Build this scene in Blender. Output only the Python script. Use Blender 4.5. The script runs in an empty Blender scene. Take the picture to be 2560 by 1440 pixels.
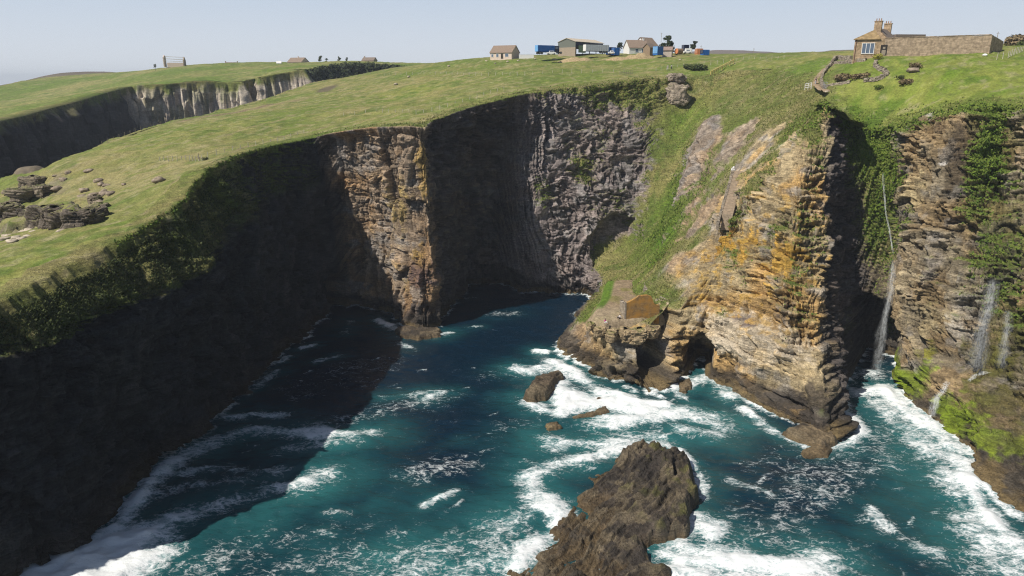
import bpy, bmesh, math, random
import numpy as np
from mathutils import Vector, Matrix
from mathutils.kdtree import KDTree

# ------------------------------------------------------------------ camera
scn = bpy.context.scene
COL = scn.collection
CAMZ = 60.0
PITCH = math.atan(515.0 / 1730.0)
FPX = 1730.0
cam_d = bpy.data.cameras.new('camera')
cam = bpy.data.objects.new('camera', cam_d)
COL.objects.link(cam)
cam.location = (0, 0, CAMZ)
cam.rotation_euler = (math.pi / 2 - PITCH, 0, 0)
cam_d.sensor_width = 36.0
cam_d.lens = 36.0 * FPX / 2560.0
cam_d.clip_start = 0.5
cam_d.clip_end = 20000
scn.camera = cam

# ------------------------------------------------------------------ light
SUN_TRAVEL = Vector((0.70, 0.42, -1.0)).normalized()
SUN_EL = math.asin(-SUN_TRAVEL.z)
SUN_AZ = math.atan2(-SUN_TRAVEL.x, -SUN_TRAVEL.y)       # clockwise from +Y
world = bpy.data.worlds.new('World')
scn.world = world
world.use_nodes = True
wn = world.node_tree
SKY_S = 0.062
sky = wn.nodes.new('ShaderNodeTexSky')
sky.sky_type = 'NISHITA'
sky.sun_disc = False
sky.sun_elevation = SUN_EL
sky.sun_rotation = SUN_AZ
sky.altitude = 0
sky.air_density = 1.0
sky.dust_density = 0.7
sky.ozone_density = 1.0
wn.nodes['Background'].inputs['Strength'].default_value = SKY_S
# pale sea haze low in the sky, clear blue sky above it
_tc = wn.nodes.new('ShaderNodeTexCoord'); _sx = wn.nodes.new('ShaderNodeSeparateXYZ')
wn.links.new(_tc.outputs['Generated'], _sx.inputs[0])
_hz = wn.nodes.new('ShaderNodeValToRGB')
_hz.color_ramp.elements[0].position = 0.0; _hz.color_ramp.elements[0].color = (1, 1, 1, 1)
_hz.color_ramp.elements[1].position = .22; _hz.color_ramp.elements[1].color = (0, 0, 0, 1)
_e = _hz.color_ramp.elements.new(.11); _e.color = (.95, .95, .95, 1)
wn.links.new(_sx.outputs['Z'], _hz.inputs[0])
_hc = wn.nodes.new('ShaderNodeValToRGB')
_hc.color_ramp.elements[0].position = 0.0; _hc.color_ramp.elements[0].color = (.75, .785, .83, 1)
_hc.color_ramp.elements[1].position = .14; _hc.color_ramp.elements[1].color = (.52, .63, .78, 1)
wn.links.new(_sx.outputs['Z'], _hc.inputs[0])
_hm = wn.nodes.new('ShaderNodeVectorMath'); _hm.operation = 'SCALE'; _hm.inputs['Scale'].default_value = 1 / SKY_S
wn.links.new(_hc.outputs[0], _hm.inputs[0])
_mx = wn.nodes.new('ShaderNodeMix'); _mx.data_type = 'RGBA'
wn.links.new(_hz.outputs[0], _mx.inputs['Factor']); wn.links.new(sky.outputs[0], _mx.inputs['A']); wn.links.new(_hm.outputs[0], _mx.inputs['B'])
wn.links.new(_mx.outputs['Result'], wn.nodes['Background'].inputs['Color'])
sun_d = bpy.data.lights.new('sun', 'SUN')
sun_d.energy = 5.0
sun_d.angle = math.radians(0.5)
sun_d.color = (1.0, 0.95, 0.86)
sun = bpy.data.objects.new('sun', sun_d)
COL.objects.link(sun)
sun.rotation_euler = SUN_TRAVEL.to_track_quat('-Z', 'Y').to_euler()
sun.location = (-60, -40, 150)
scn.view_settings.view_transform = 'Standard'
scn.view_settings.look = 'None'
scn.view_settings.exposure = 0.0
scn.view_settings.gamma = 1.0
scn.cycles.max_bounces = 5
scn.cycles.diffuse_bounces = 2
scn.cycles.glossy_bounces = 2
scn.cycles.transparent_max_bounces = 12
scn.cycles.use_denoising = True
scn.cycles.denoising_prefilter = 'NONE'
scn.cycles.filter_width = 1.15

# ------------------------------------------------------------------ projection helpers
SP, CP = math.sin(PITCH), math.cos(PITCH)

def ray(px, py):
    u = (px - 1280.0) / FPX
    v = (py - 720.0) / FPX
    return u, CP - v * SP, -(SP + v * CP)

def P(px, py, Y):
    """the place seen along that line of sight at ground distance Y"""
    x, f, d = ray(px, py)
    t = Y / f
    return np.array((x * t, Y, CAMZ + d * t))

def W(px, py, z=0.0):
    """the place on the water along that line of sight"""
    x, f, d = ray(px, py)
    t = (z - CAMZ) / d
    return np.array((x * t, f * t, z))

def project(V):
    X, Y, Z = V[..., 0], V[..., 1], V[..., 2] - CAMZ
    zc = Y * CP - Z * SP
    yc = -(Y * SP + Z * CP)
    return 1280 + FPX * X / zc, 720 + FPX * yc / zc

# ------------------------------------------------------------------ noise
def _h(*a):
    h = np.full(np.broadcast(*a).shape, 2166136261, dtype=np.uint32)
    for k in a:
        k = np.asarray(k).astype(np.int64).astype(np.uint32)
        h = (h ^ k) * np.uint32(16777619)
        h = (h ^ (h >> np.uint32(15))) * np.uint32(2246822519)
        h = h ^ (h >> np.uint32(13))
    h = (h ^ (h >> np.uint32(16))) * np.uint32(3266489917)
    h = h ^ (h >> np.uint32(15))
    return h.astype(np.float64) / 4294967295.0

def vn2(x, y, s=0):
    i, j = np.floor(x), np.floor(y)
    fx, fy = x - i, y - j
    fx = fx * fx * (3 - 2 * fx); fy = fy * fy * (3 - 2 * fy)
    a, b = _h(i, j, s), _h(i + 1, j, s)
    c, d = _h(i, j + 1, s), _h(i + 1, j + 1, s)
    return (a + (b - a) * fx) * (1 - fy) + (c + (d - c) * fx) * fy

def vn3(x, y, z, s=0):
    k = np.floor(z); fz = z - k
    fz = fz * fz * (3 - 2 * fz)
    i, j = np.floor(x), np.floor(y)
    fx, fy = x - i, y - j
    fx = fx * fx * (3 - 2 * fx); fy = fy * fy * (3 - 2 * fy)
    def pl(k):
        a, b = _h(i, j, k, s), _h(i + 1, j, k, s)
        c, d = _h(i, j + 1, k, s), _h(i + 1, j + 1, k, s)
        return (a + (b - a) * fx) * (1 - fy) + (c + (d - c) * fx) * fy
    return pl(k) * (1 - fz) + pl(k + 1) * fz

def fbm2(x, y, n=4, s=0):
    r = 0; a = .5; t = 0
    for k in range(n):
        r = r + a * vn2(x * 2 ** k + 17.3 * k, y * 2 ** k - 9.1 * k, s + k); t += a; a *= .5
    return r / t

def fbm3(x, y, z, n=3, s=0):
    r = 0; a = .5; t = 0
    for k in range(n):
        r = r + a * vn3(x * 2 ** k + 7.3 * k, y * 2 ** k - 9.1 * k, z * 2 ** k + 3.7 * k, s + k); t += a; a *= .5
    return r / t

def ss(a, b, x):
    t = np.clip((x - a) / (b - a), 0, 1)
    return t * t * (3 - 2 * t)

def mix(a, b, m):
    return a + (b - a) * m

def blocks(u, w, bw, bh, s, saw=False):
    """rectangular jointed blocks: a value per block and the distance to its nearest joint"""
    wv = w + .35 * bh * (vn2(u / (2.3 * bw), w / (4 * bh), s + 5) - .5) * 2
    r = np.floor(wv / bh)
    b = bw * (.55 + .9 * _h(r, s + 1))
    uu = u + _h(r, s + 2) * bw * 3 + .3 * bw * (vn2(u / bw, w / bh, s + 9) - .5)
    c = np.floor(uu / b)
    fu, fw = uu / b - c, wv / bh - r
    e = np.minimum(np.minimum(fu, 1 - fu) * b, np.minimum(fw, 1 - fw) * bh)
    if saw: return _h(r, c, s), e, fw + .25 * (_h(r, c, s + 4) - .5)
    return _h(r, c, s), e

# ------------------------------------------------------------------ object helpers
def tag(o, label=None, cat=None, group=None, kind=None):
    if label: o['label'] = label
    if cat: o['category'] = cat
    if group: o['group'] = group
    if kind: o['kind'] = kind
    return o

def raw_mesh(name, V, F, mat=None, smooth=False, parent=None):
    """V (n,3) array, F (m,4) or (m,3) int array"""
    V = np.asarray(V, dtype=np.float32); F = np.asarray(F, dtype=np.int32)
    k = F.shape[1]
    me = bpy.data.meshes.new(name)
    me.vertices.add(len(V)); me.vertices.foreach_set('co', V.ravel())
    me.loops.add(F.size); me.loops.foreach_set('vertex_index', F.ravel())
    me.polygons.add(len(F))
    me.polygons.foreach_set('loop_start', np.arange(0, F.size, k, dtype=np.int32))
    me.polygons.foreach_set('loop_total', np.full(len(F), k, dtype=np.int32))
    if smooth: me.polygons.foreach_set('use_smooth', np.ones(len(F), dtype=bool))
    me.update(calc_edges=True)
    me.validate()
    if mat: me.materials.append(mat)
    o = bpy.data.objects.new(name, me)
    COL.objects.link(o)
    if parent is not None: o.parent = parent
    return o

def set_col(o, rgb, name='col'):
    me = o.data
    a = me.color_attributes.new(name, 'FLOAT_COLOR', 'POINT')
    c = np.ones((len(me.vertices), 4), dtype=np.float32); c[:, :3] = rgb
    a.data.foreach_set('color', c.ravel())

def set_f(o, v, name):
    a = o.data.attributes.new(name, 'FLOAT', 'POINT')
    a.data.foreach_set('value', np.asarray(v, dtype=np.float32).ravel())

def grid_faces(ns, nt):
    i = np.arange(ns - 1)[:, None] * nt + np.arange(nt - 1)[None, :]
    return np.stack([i, i + nt, i + nt + 1, i + 1], -1).reshape(-1, 4)

# ------------------------------------------------------------------ materials
def new_mat(name):
    m = bpy.data.materials.new(name); m.use_nodes = True
    return m, m.node_tree, m.node_tree.nodes['Principled BSDF']

def N(nt, t, **kw):
    n = nt.nodes.new(t)
    for k, v in kw.items(): setattr(n, k, v)
    return n

def terrain_mat(name, rock_bump=.5, noise_lo=.72, noise_hi=1.3, fine=9.0, strat=1.0):
    m, nt, b = new_mat(name)
    L = nt.links.new
    at = N(nt, 'ShaderNodeAttribute', attribute_name='col')
    wt = N(nt, 'ShaderNodeAttribute', attribute_name='wet')
    geo = N(nt, 'ShaderNodeNewGeometry')
    n1 = N(nt, 'ShaderNodeTexNoise'); n1.inputs['Scale'].default_value = fine * .28; n1.inputs['Detail'].default_value = 6; n1.inputs['Roughness'].default_value = .7
    mp = N(nt, 'ShaderNodeMapping'); mp.inputs['Scale'].default_value = (1, 1, 1.8)
    L(geo.outputs['Position'], mp.inputs['Vector']); L(mp.outputs[0], n1.inputs['Vector'])
    mr = N(nt, 'ShaderNodeMapRange'); mr.inputs['From Min'].default_value = .3; mr.inputs['From Max'].default_value = .7
    mr.inputs['To Min'].default_value = noise_lo; mr.inputs['To Max'].default_value = noise_hi
    L(n1.outputs[0], mr.inputs['Value'])
    def extra(scl, lo, hi, det=3):
        m2 = N(nt, 'ShaderNodeMapping'); m2.inputs['Scale'].default_value = scl; n_ = N(nt, 'ShaderNodeTexNoise'); n_.inputs['Scale'].default_value = 1.0; n_.inputs['Detail'].default_value = det; n_.inputs['Roughness'].default_value = .65
        L(geo.outputs['Position'], m2.inputs['Vector']); L(m2.outputs[0], n_.inputs['Vector'])
        r_ = N(nt, 'ShaderNodeMapRange'); r_.inputs['From Min'].default_value = .34; r_.inputs['From Max'].default_value = .66; r_.inputs['To Min'].default_value = lo; r_.inputs['To Max'].default_value = hi
        L(n_.outputs[0], r_.inputs['Value']); return r_.outputs[0], n_.outputs[0]
    e1_, h1_ = extra((.45, .45, 4.2), 1 - .30 * strat, 1 + .30 * strat); e2_, h2_ = extra((2.6, 2.6, .22), 1 - .22 * strat, 1 + .2 * strat)
    k1 = N(nt, 'ShaderNodeMath', operation='MULTIPLY'); L(e1_, k1.inputs[0]); L(e2_, k1.inputs[1])
    k2 = N(nt, 'ShaderNodeMath', operation='MULTIPLY'); L(k1.outputs[0], k2.inputs[0]); L(mr.outputs[0], k2.inputs[1])
    mx = N(nt, 'ShaderNodeVectorMath', operation='SCALE')
    L(at.outputs['Color'], mx.inputs[0]); L(k2.outputs[0], mx.inputs['Scale'])
    L(mx.outputs[0], b.inputs['Base Color'])
    ro = N(nt, 'ShaderNodeMapRange'); ro.inputs['To Min'].default_value = .92; ro.inputs['To Max'].default_value = .38
    L(wt.outputs['Fac'], ro.inputs['Value']); L(ro.outputs[0], b.inputs['Roughness'])
    b.inputs['Specular IOR Level'].default_value = .25
    bp = N(nt, 'ShaderNodeBump'); bp.inputs['Strength'].default_value = rock_bump; bp.inputs['Distance'].default_value = .5
    hs = N(nt, 'ShaderNodeMath', operation='MULTIPLY_ADD'); hs.inputs[1].default_value = .7 * strat; L(h1_, hs.inputs[0]); L(n1.outputs[0], hs.inputs[2])
    hs2 = N(nt, 'ShaderNodeMath', operation='MULTIPLY_ADD'); hs2.inputs[1].default_value = .6 * strat; L(h2_, hs2.inputs[0]); L(hs.outputs[0], hs2.inputs[2])
    L(hs2.outputs[0], bp.inputs['Height']); L(bp.outputs[0], b.inputs['Normal'])
    return m

M_CLIFF = terrain_mat('layered_rock_and_turf', 1.0)
M_FIELD = terrain_mat('pasture_grass', .6, .6, 1.42, 8.0, .35)
M_FAR = terrain_mat('distant_rock_and_turf', .6, .8, 1.2, 2.0)

def simple_mat(name, col, rough=.85, var=.18, scale=2.0, metal=0.0, spec=.3, bump=0.0, stretch=None):
    m, nt, b = new_mat(name)
    L = nt.links.new
    tc = N(nt, 'ShaderNodeTexCoord')
    n1 = N(nt, 'ShaderNodeTexNoise'); n1.inputs['Scale'].default_value = scale; n1.inputs['Detail'].default_value = 5
    if stretch:
        mp = N(nt, 'ShaderNodeMapping'); mp.inputs['Scale'].default_value = stretch
        L(tc.outputs['Object'], mp.inputs['Vector']); L(mp.outputs[0], n1.inputs['Vector'])
    else:
        L(tc.outputs['Object'], n1.inputs['Vector'])
    mr = N(nt, 'ShaderNodeMapRange'); mr.inputs['From Min'].default_value = .3; mr.inputs['From Max'].default_value = .7
    mr.inputs['To Min'].default_value = 1 - var; mr.inputs['To Max'].default_value = 1 + var
    L(n1.outputs[0], mr.inputs['Value'])
    rgb = N(nt, 'ShaderNodeRGB'); rgb.outputs[0].default_value = (*col, 1)
    mx = N(nt, 'ShaderNodeVectorMath', operation='SCALE')
    L(rgb.outputs[0], mx.inputs[0]); L(mr.outputs[0], mx.inputs['Scale']); L(mx.outputs[0], b.inputs['Base Color'])
    b.inputs['Roughness'].default_value = rough
    b.inputs['Metallic'].default_value = metal
    b.inputs['Specular IOR Level'].default_value = spec
    if bump:
        bp = N(nt, 'ShaderNodeBump'); bp.inputs['Strength'].default_value = bump; bp.inputs['Distance'].default_value = .1
        L(n1.outputs[0], bp.inputs['Height']); L(bp.outputs[0], b.inputs['Normal'])
    return m

# ------------------------------------------------------------------ the coast: columns of points from the water up to the turf edge
L_ = dict(col=(.036, .0355, .035), bed=1.0, colm=.35, cha=1.0, veg=.0, dip=.05, lich=0, warm=.2)  # shade of the sunless left wall is painted into this near-black rock
P_ = dict(col=(.38, .27, .17), bed=.3, colm=1.0, cha=.25, veg=-.1, dip=.0, lich=.25, warm=.6)
H_ = dict(col=(.095, .078, .066), bed=1.1, colm=.08, cha=1.4, veg=.0, dip=.0, lich=.1, warm=.3)  # rock darkened to paint in the shade of the haven wall
Q_ = dict(col=(.31, .245, .205), bed=.75, colm=.1, cha=2.1, veg=-.08, dip=.25, lich=0, warm=.1)
S_ = dict(col=(.33, .27, .22), bed=.3, colm=.2, cha=.9, veg=.25, dip=.2, lich=0, warm=.3)
T_ = dict(col=(.36, .27, .18), bed=.6, colm=.3, cha=.9, veg=.02, dip=.15, lich=.1, warm=.4)
U_ = dict(col=(.48, .355, .185), bed=1.15, colm=.5, cha=.7, veg=-.08, dip=.04, lich=.8, warm=.7)
V_ = dict(col=(.10, .08, .065), bed=1.0, colm=.4, cha=.6, veg=-.02, dip=.04, lich=0, warm=.2)  # dark copy of the spur rock, its shade put into the colour
G_ = dict(col=(.2, .16, .10), bed=.7, colm=.3, cha=.8, veg=.25, dip=.0, lich=0, warm=.2)
R_ = dict(col=(.34, .265, .16), bed=1.1, colm=.6, cha=.7, veg=-.02, dip=-.03, lich=.1, warm=.5)

A = np.array
COLS = [
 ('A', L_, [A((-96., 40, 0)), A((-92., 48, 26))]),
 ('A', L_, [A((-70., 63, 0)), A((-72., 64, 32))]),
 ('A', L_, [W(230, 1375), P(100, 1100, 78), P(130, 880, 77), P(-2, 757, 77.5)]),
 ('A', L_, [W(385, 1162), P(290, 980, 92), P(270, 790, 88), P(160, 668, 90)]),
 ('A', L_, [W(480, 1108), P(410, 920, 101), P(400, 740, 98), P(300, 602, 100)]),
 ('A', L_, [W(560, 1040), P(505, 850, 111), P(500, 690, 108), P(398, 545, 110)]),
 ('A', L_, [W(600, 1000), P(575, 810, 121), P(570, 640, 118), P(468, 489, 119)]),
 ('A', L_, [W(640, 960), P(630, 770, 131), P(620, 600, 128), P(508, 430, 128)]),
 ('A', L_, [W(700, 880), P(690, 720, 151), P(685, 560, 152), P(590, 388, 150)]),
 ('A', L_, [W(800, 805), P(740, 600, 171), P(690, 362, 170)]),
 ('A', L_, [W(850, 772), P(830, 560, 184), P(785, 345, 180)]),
 ('B', P_, [W(905, 765), P(880, 560, 182), P(825, 333, 178)]),
 ('B', P_, [W(985, 792), P(960, 560, 178), P(930, 318, 174)]),
 ('B', P_, [W(1050, 836), P(1040, 560, 171), P(1035, 316, 170)]),
 ('B', P_, [W(1098, 824), P(1078, 560, 169), P(1062, 322, 171)]),
 ('C', H_, [W(1112, 785), P(1090, 560, 176), P(1085, 300, 176)]),
 ('C', H_, [W(1170, 728), P(1160, 520, 196), P(1190, 265, 195)]),
 ('C', H_, [W(1250, 726), P(1240, 500, 201), P(1285, 240, 205)]),
 ('C', Q_, [W(1360, 732), P(1350, 520, 200), P(1360, 380, 207), P(1390, 224, 217)]),
 ('C', Q_, [W(1450, 735), P(1470, 640, 198), P(1480, 480, 206), P(1490, 340, 216), P(1500, 212, 227)]),
 ('C', Q_, [W(1465, 735), P(1490, 690, 190), P(1580, 620, 199), P(1600, 480, 212), P(1610, 330, 223), P(1620, 195, 237)]),
 ('D', S_, [W(1478, 746), P(1500, 705, 180), P(1602, 640, 188), P(1670, 500, 203), P(1700, 350, 222), P(1740, 196, 246)]),
 ('D', T_, [W(1425, 792), P(1497, 746, 161), P(1590, 712, 163), P(1690, 600, 168), P(1760, 460, 182), P(1800, 320, 204), P(1830, 185, 243)]),
 ('D', T_, [W(1372, 872), P(1480, 775, 149), P(1590, 760, 152), P(1650, 690, 154), P(1760, 560, 160), P(1830, 430, 172), P(1880, 300, 193), P(1930, 182, 232)]),
 ('D', U_, [W(1482, 948), P(1500, 850, 138), P(1560, 806, 141), P(1668, 733, 150), P(1780, 600, 151.5), P(1835, 480, 157), P(1920, 330, 174), P(2000, 195, 208)]),
 ('D', U_, [W(1655, 1000), P(1640, 920, 129), P(1654, 812, 137.5), P(1706, 733, 146), P(1800, 620, 147), P(1850, 480, 152), P(1955, 340, 163), P(2035, 228, 190)]),
 ('E', U_, [W(1690, 955), P(1695, 840, 138), P(1725, 740, 141), P(1815, 600, 147), P(1865, 480, 151), P(1972, 340, 160), P(2055, 243, 178)]),
 ('E', U_, [W(1750, 935), P(1755, 850, 136), P(1785, 720, 141), P(1855, 590, 146), P(1895, 470, 150), P(1990, 330, 157), P(2066, 252, 169)]),
 ('E', U_, [W(1815, 975), P(1832, 850, 131), P(1852, 720, 136), P(1890, 590, 141), P(1925, 460, 145), P(2000, 330, 151), P(2068, 258, 160)]),
 ('E', U_, [W(1945, 1050), P(1950, 940, 121), P(1952, 800, 126), P(1970, 650, 132), P(1990, 500, 138), P(2020, 350, 146), P(2066, 264, 153)]),
 ('E', U_, [W(2072, 1128), P(2060, 1010, 112), P(2052, 900, 120), P(2055, 700, 129), P(2070, 450, 140), P(2064, 268, 149)]),
 ('F', V_, [W(2112, 1088), P(2095, 960, 120), P(2082, 800, 127), P(2080, 600, 134), P(2086, 420, 143), P(2070, 270, 151)]),
 ('F', V_, [W(2098, 985), P(2095, 800, 140), P(2098, 600, 145), P(2106, 420, 150.5), P(2097, 285, 156)]),
 ('F', V_, [W(2135, 925), P(2150, 780, 143), P(2150, 600, 149), P(2143, 400, 154.5), P(2138, 305, 161)]),
 ('F', G_, [W(2202, 950), P(2208, 770, 141), P(2218, 600, 147), P(2205, 430, 151.5), P(2185, 325, 158)]),
 ('G', R_, [W(2238, 975), P(2240, 850, 134), P(2240, 600, 143), P(2238, 420, 149), P(2240, 308, 152)]),
 ('G', R_, [W(2330, 1052), P(2325, 960, 119), P(2300, 880, 127), P(2320, 600, 137), P(2335, 278, 146)]),
 ('G', R_, [W(2405, 1125), P(2430, 1000, 111), P(2405, 930, 119), P(2430, 600, 131), P(2430, 256, 141)]),
 ('G', R_, [W(2432, 1205), P(2520, 1050, 106), P(2480, 930, 116), P(2510, 600, 128), P(2530, 262, 136)]),
 ('G', R_, [W(2560, 1330), P(2620, 1150, 99), P(2600, 930, 110), P(2620, 600, 121), P(2650, 268, 129)]),
 ('G', R_, [W(2750, 1500), P(2780, 1200, 88), P(2760, 930, 99), P(2780, 600, 112), P(2800, 280, 121)]),
]
LIPS = np.array([c[2][-1] for c in COLS])

# ------------------------------------------------------------------ the height of the turf, from points read off the lie of the land
CTRL = [tuple(p) for p in LIPS]
for a in [(2131,151,185),(2170,148,183.5),(2206,145,182),(2340,138,177.5),(2473,132,172.6),(2505,128,178.5),(2560,129,175),(2700,126,176),
          (2130,131,255),(1990,137,270),(1900,136,300),(1800,137,312),(1700,135,318),(1530,138,320),(1340,143,322),(1230,149,322),(1100,156,350),(1000,167,400),
          (1300,190,256),(1200,225,220),(1500,170,280),(1700,165,270),(1100,200,280),(1000,250,240),(880,201,322),
          (800,290,205),(600,330,185),(440,302,240),(300,360,195),(150,415,165),(350,450,145),(200,550,118),(0,618,103),
          (0,596,122),(100,520,148),(0,500,158),(700,236,300),(115,420,170),(270,352,210),(560,273,270),(770,209,325),(900,186,360),
          (2060,215,176),(2200,230,166),(2140,180,178),(2300,200,161),(2450,190,156),(2250,280,156),(2560,200,150),(2050,190,190),(1950,165,235),(1850,160,260),
          (-120,640,105),(-150,520,160)]:
    CTRL.append(tuple(P(*a)))
for q in [(-60,620,69),(120,620,70),(300,600,71),(500,500,71),(400,300,70),(300,180,66),(200,120,60),(160,90,55),(900,900,72),(0,900,70),(-160,900,66),(160,420,72),(40,430,71)]:
    CTRL.append(q)
CTRL = np.array(CTRL)
_sc = 100.0
def _tps(d2):
    return np.where(d2 > 1e-12, .5 * d2 * np.log(np.maximum(d2, 1e-12)), 0)
def fit_tps(C, lam=.004):
    n = len(C); X = C[:, :2] / _sc
    d2 = ((X[:, None] - X[None]) ** 2).sum(-1)
    K = _tps(d2) + lam * np.eye(n)
    Pm = np.c_[np.ones(n), X]
    M = np.block([[K, Pm], [Pm.T, np.zeros((3, 3))]])
    w = np.linalg.lstsq(M, np.r_[C[:, 2], 0, 0, 0], rcond=None)[0]
    return X, w
def eval_tps(T, x, y):
    X, w = T
    x = np.asarray(x, float) / _sc; y = np.asarray(y, float) / _sc
    r = w[-3] + w[-2] * x + w[-1] * y
    for k in range(len(X)):
        r = r + w[k] * _tps((x - X[k, 0]) ** 2 + (y - X[k, 1]) ** 2)
    return r
TP = fit_tps(CTRL)
def ground(x, y):
    return eval_tps(TP, np.asarray(x, float), np.asarray(y, float))
def G(px, py, lo=60, hi=900):
    """where a line of sight meets the turf"""
    Ys = np.linspace(lo, hi, 1200)
    x, f, d = ray(px, py)
    t = Ys / f
    z = CAMZ + d * t
    g = ground(x * t, Ys)
    k = np.nonzero(z < g)[0]
    k = k[0] if len(k) else len(Ys) - 1
    return np.array((x * t[k], Ys[k], g[k]))

# ------------------------------------------------------------------ loft the cliffs
feet = np.array([c[2][0] for c in COLS])
def outward(pts):
    t = np.gradient(pts[:, :2], axis=0)
    t /= np.linalg.norm(t, axis=1)[:, None] + 1e-9
    return np.c_[t[:, 1], -t[:, 0], np.zeros(len(t))]
of = outward(feet)
def outl(pts, k=1):
    o = outward(pts)
    for _ in range(k):
        o[1:-1] = (o[:-2] + 2 * o[1:-1] + o[2:]) / 4
    return o / (np.linalg.norm(o, axis=1)[:, None] + 1e-9)
ol = outl(LIPS, 3)
K = 60
base = []
for i, (sec, st, pts) in enumerate(COLS):
    q = [feet[i] + of[i] * 1.6 + A((0, 0, -3.5))] + [p.copy() for p in pts]
    q = np.array(q)
    d = np.r_[0, np.cumsum(np.linalg.norm(np.diff(q, axis=0), axis=1))]
    tt = np.linspace(0, d[-1], K)
    base.append(np.stack([np.interp(tt, d, q[:, k]) for k in range(3)], -1))
base = np.array(base)                       # (nc, K, 3)
seg = np.linalg.norm(np.diff(base, axis=0), axis=2).mean(1)
S = np.r_[0, np.cumsum(seg)]
DS = .25
ns = int(S[-1] / DS) + 1
sv = np.linspace(0, S[-1], ns)
NT = 290
def resample_s(arr):
    out = np.empty((ns,) + arr.shape[1:])
    flat = arr.reshape(len(arr), -1); o = out.reshape(ns, -1)
    for k in range(flat.shape[1]): o[:, k] = np.interp(sv, S, flat[:, k])
    return out
def gsmooth(a, sig, axis):
    r = int(3 * sig) + 1
    k = np.exp(-.5 * (np.arange(-r, r + 1) / sig) ** 2); k /= k.sum()
    pad = [(0, 0)] * a.ndim; pad[axis] = (r, r)
    b = np.pad(a, pad, mode='edge')
    out = np.zeros_like(a)
    for j in range(2 * r + 1):
        sl = [slice(None)] * a.ndim; sl[axis] = slice(j, j + a.shape[axis])
        out += k[j] * b[tuple(sl)]
    return out
B = resample_s(base)
B = gsmooth(B, 4, 0)
B = gsmooth(B, 1.2, 1)
B0 = resample_s(base); B[:, -1] = gsmooth(B0[:, -1], 4, 0)
ti = np.linspace(0, K - 1, NT)
i0 = np.minimum(ti.astype(int), K - 2); fr = (ti - i0)[None, :, None]
B = B[:, i0] * (1 - fr) + B[:, i0 + 1] * fr                      # (ns, NT, 3)
sty = {}
for k in ('bed', 'colm', 'cha', 'veg', 'dip', 'lich', 'warm'):
    sty[k] = gsmooth(np.interp(sv, S, [c[1][k] for c in COLS])[:, None], 3, 0)
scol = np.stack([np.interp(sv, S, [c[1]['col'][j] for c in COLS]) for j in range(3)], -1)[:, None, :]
# colour changes abruptly at corners: nearest column for the dark / lit walls
def normals(V):
    du = np.gradient(V, axis=0); dv = np.gradient(V, axis=1)
    n = np.cross(du, dv)
    return n / (np.linalg.norm(n, axis=2)[..., None] + 1e-9)
Nn = normals(B)
if Nn[ns // 8, NT // 2, 0] < 0: Nn = -Nn
Nn = gsmooth(gsmooth(Nn, 5, 0), 4, 1)
Nn /= np.linalg.norm(Nn, axis=2)[..., None] + 1e-9
SS = np.repeat(sv[:, None], NT, 1)
X, Y, Z = B[..., 0], B[..., 1], B[..., 2]
hlen = np.cumsum(np.r_[0, np.linalg.norm(np.diff(B, axis=1), axis=2).mean(0)])[None, :]
steep = 1 - ss(.50, .80, Nn[..., 2] + .25 * (fbm3(X / 5, Y / 5, Z / 5, 3, 3) - .5))
def spot(px, py):
    """the point of the undisturbed cliff seen at that place in the photograph"""
    qx, qy = project(B)
    d = (qx - px) ** 2 + (qy - py) ** 2
    D = np.linalg.norm(B - A((0, 0, CAMZ)), axis=2)
    ok = d < 8 ** 2
    if ok.any():
        D2 = np.where(ok, D + d * .05, 1e9); k = np.argmin(D2)
    else:
        k = np.argmin(d)
    return B.reshape(-1, 3)[k], np.unravel_index(k, d.shape)
def blob(px, py, r, rz=None):
    c, _ = spot(px, py)
    rz = rz or r
    q = ((X - c[0]) ** 2 + (Y - c[1]) ** 2) / r ** 2 + (Z - c[2]) ** 2 / rz ** 2
    return np.exp(-q)

BARE = [(1740, 380, 4, -.45), (1770, 300, 3, -.3), (1720, 420, 3, -.45), (1690, 600, 2, -.3), (1770, 350, 3, -.4), (1950, 360, 5, -.2), (1760, 640, 3, -.35), (1740, 700, 4, -.3), (1530, 690, 5, -.5), (1480, 720, 4, -.3), (1850, 420, 2.5, -.3), (1790, 430, 3, -.2),
                        (1680, 520, 2, -.2), (1560, 830, 6, -.5), (1450, 850, 6, -.5), (1600, 900, 6, -.5), (1500, 800, 4, -.2), (2060, 960, 6, -.7), (2040, 900, 4, -.4), (2480, 960, 9, -.5), (2400, 1000, 7, -.6), (2330, 900, 6, -.4), (2560, 1050, 7, -.5),
                        (1778, 305, 4, -.6), (1758, 350, 4.5, -.7), (1737, 400, 4.5, -.7), (1717, 450, 4, -.6), (1700, 500, 3, -.5), (1850, 330, 4, -.45), (1880, 300, 4, -.4), (1820, 380, 4, -.45), (1940, 320, 4, -.4), (1770, 520, 3, -.4), (1740, 560, 3, -.35), (1960, 440, 4, -.4), (1900, 420, 3, -.3), (1800, 330, 4, -.22), (1880, 380, 5, -.25), (1720, 520, 3, -.2), (1840, 350, 4, -.2), (1700, 660, 4, -.3)]
steep = np.maximum(steep, 1 - ss(8.5, 11.5, Z))
for (px, py, r, a) in BARE: steep = np.maximum(steep, np.clip(-a * 2.6 * blob(px, py, r) - .15, 0, 1))
edge_fade = ss(0, 2.2, (LIPS[:, 2].mean() * 0 + B[:, -1:, 2] - Z))   # displacement dies out at the turf edge
dz = Z + sty['dip'] * SS
w = dz
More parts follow.
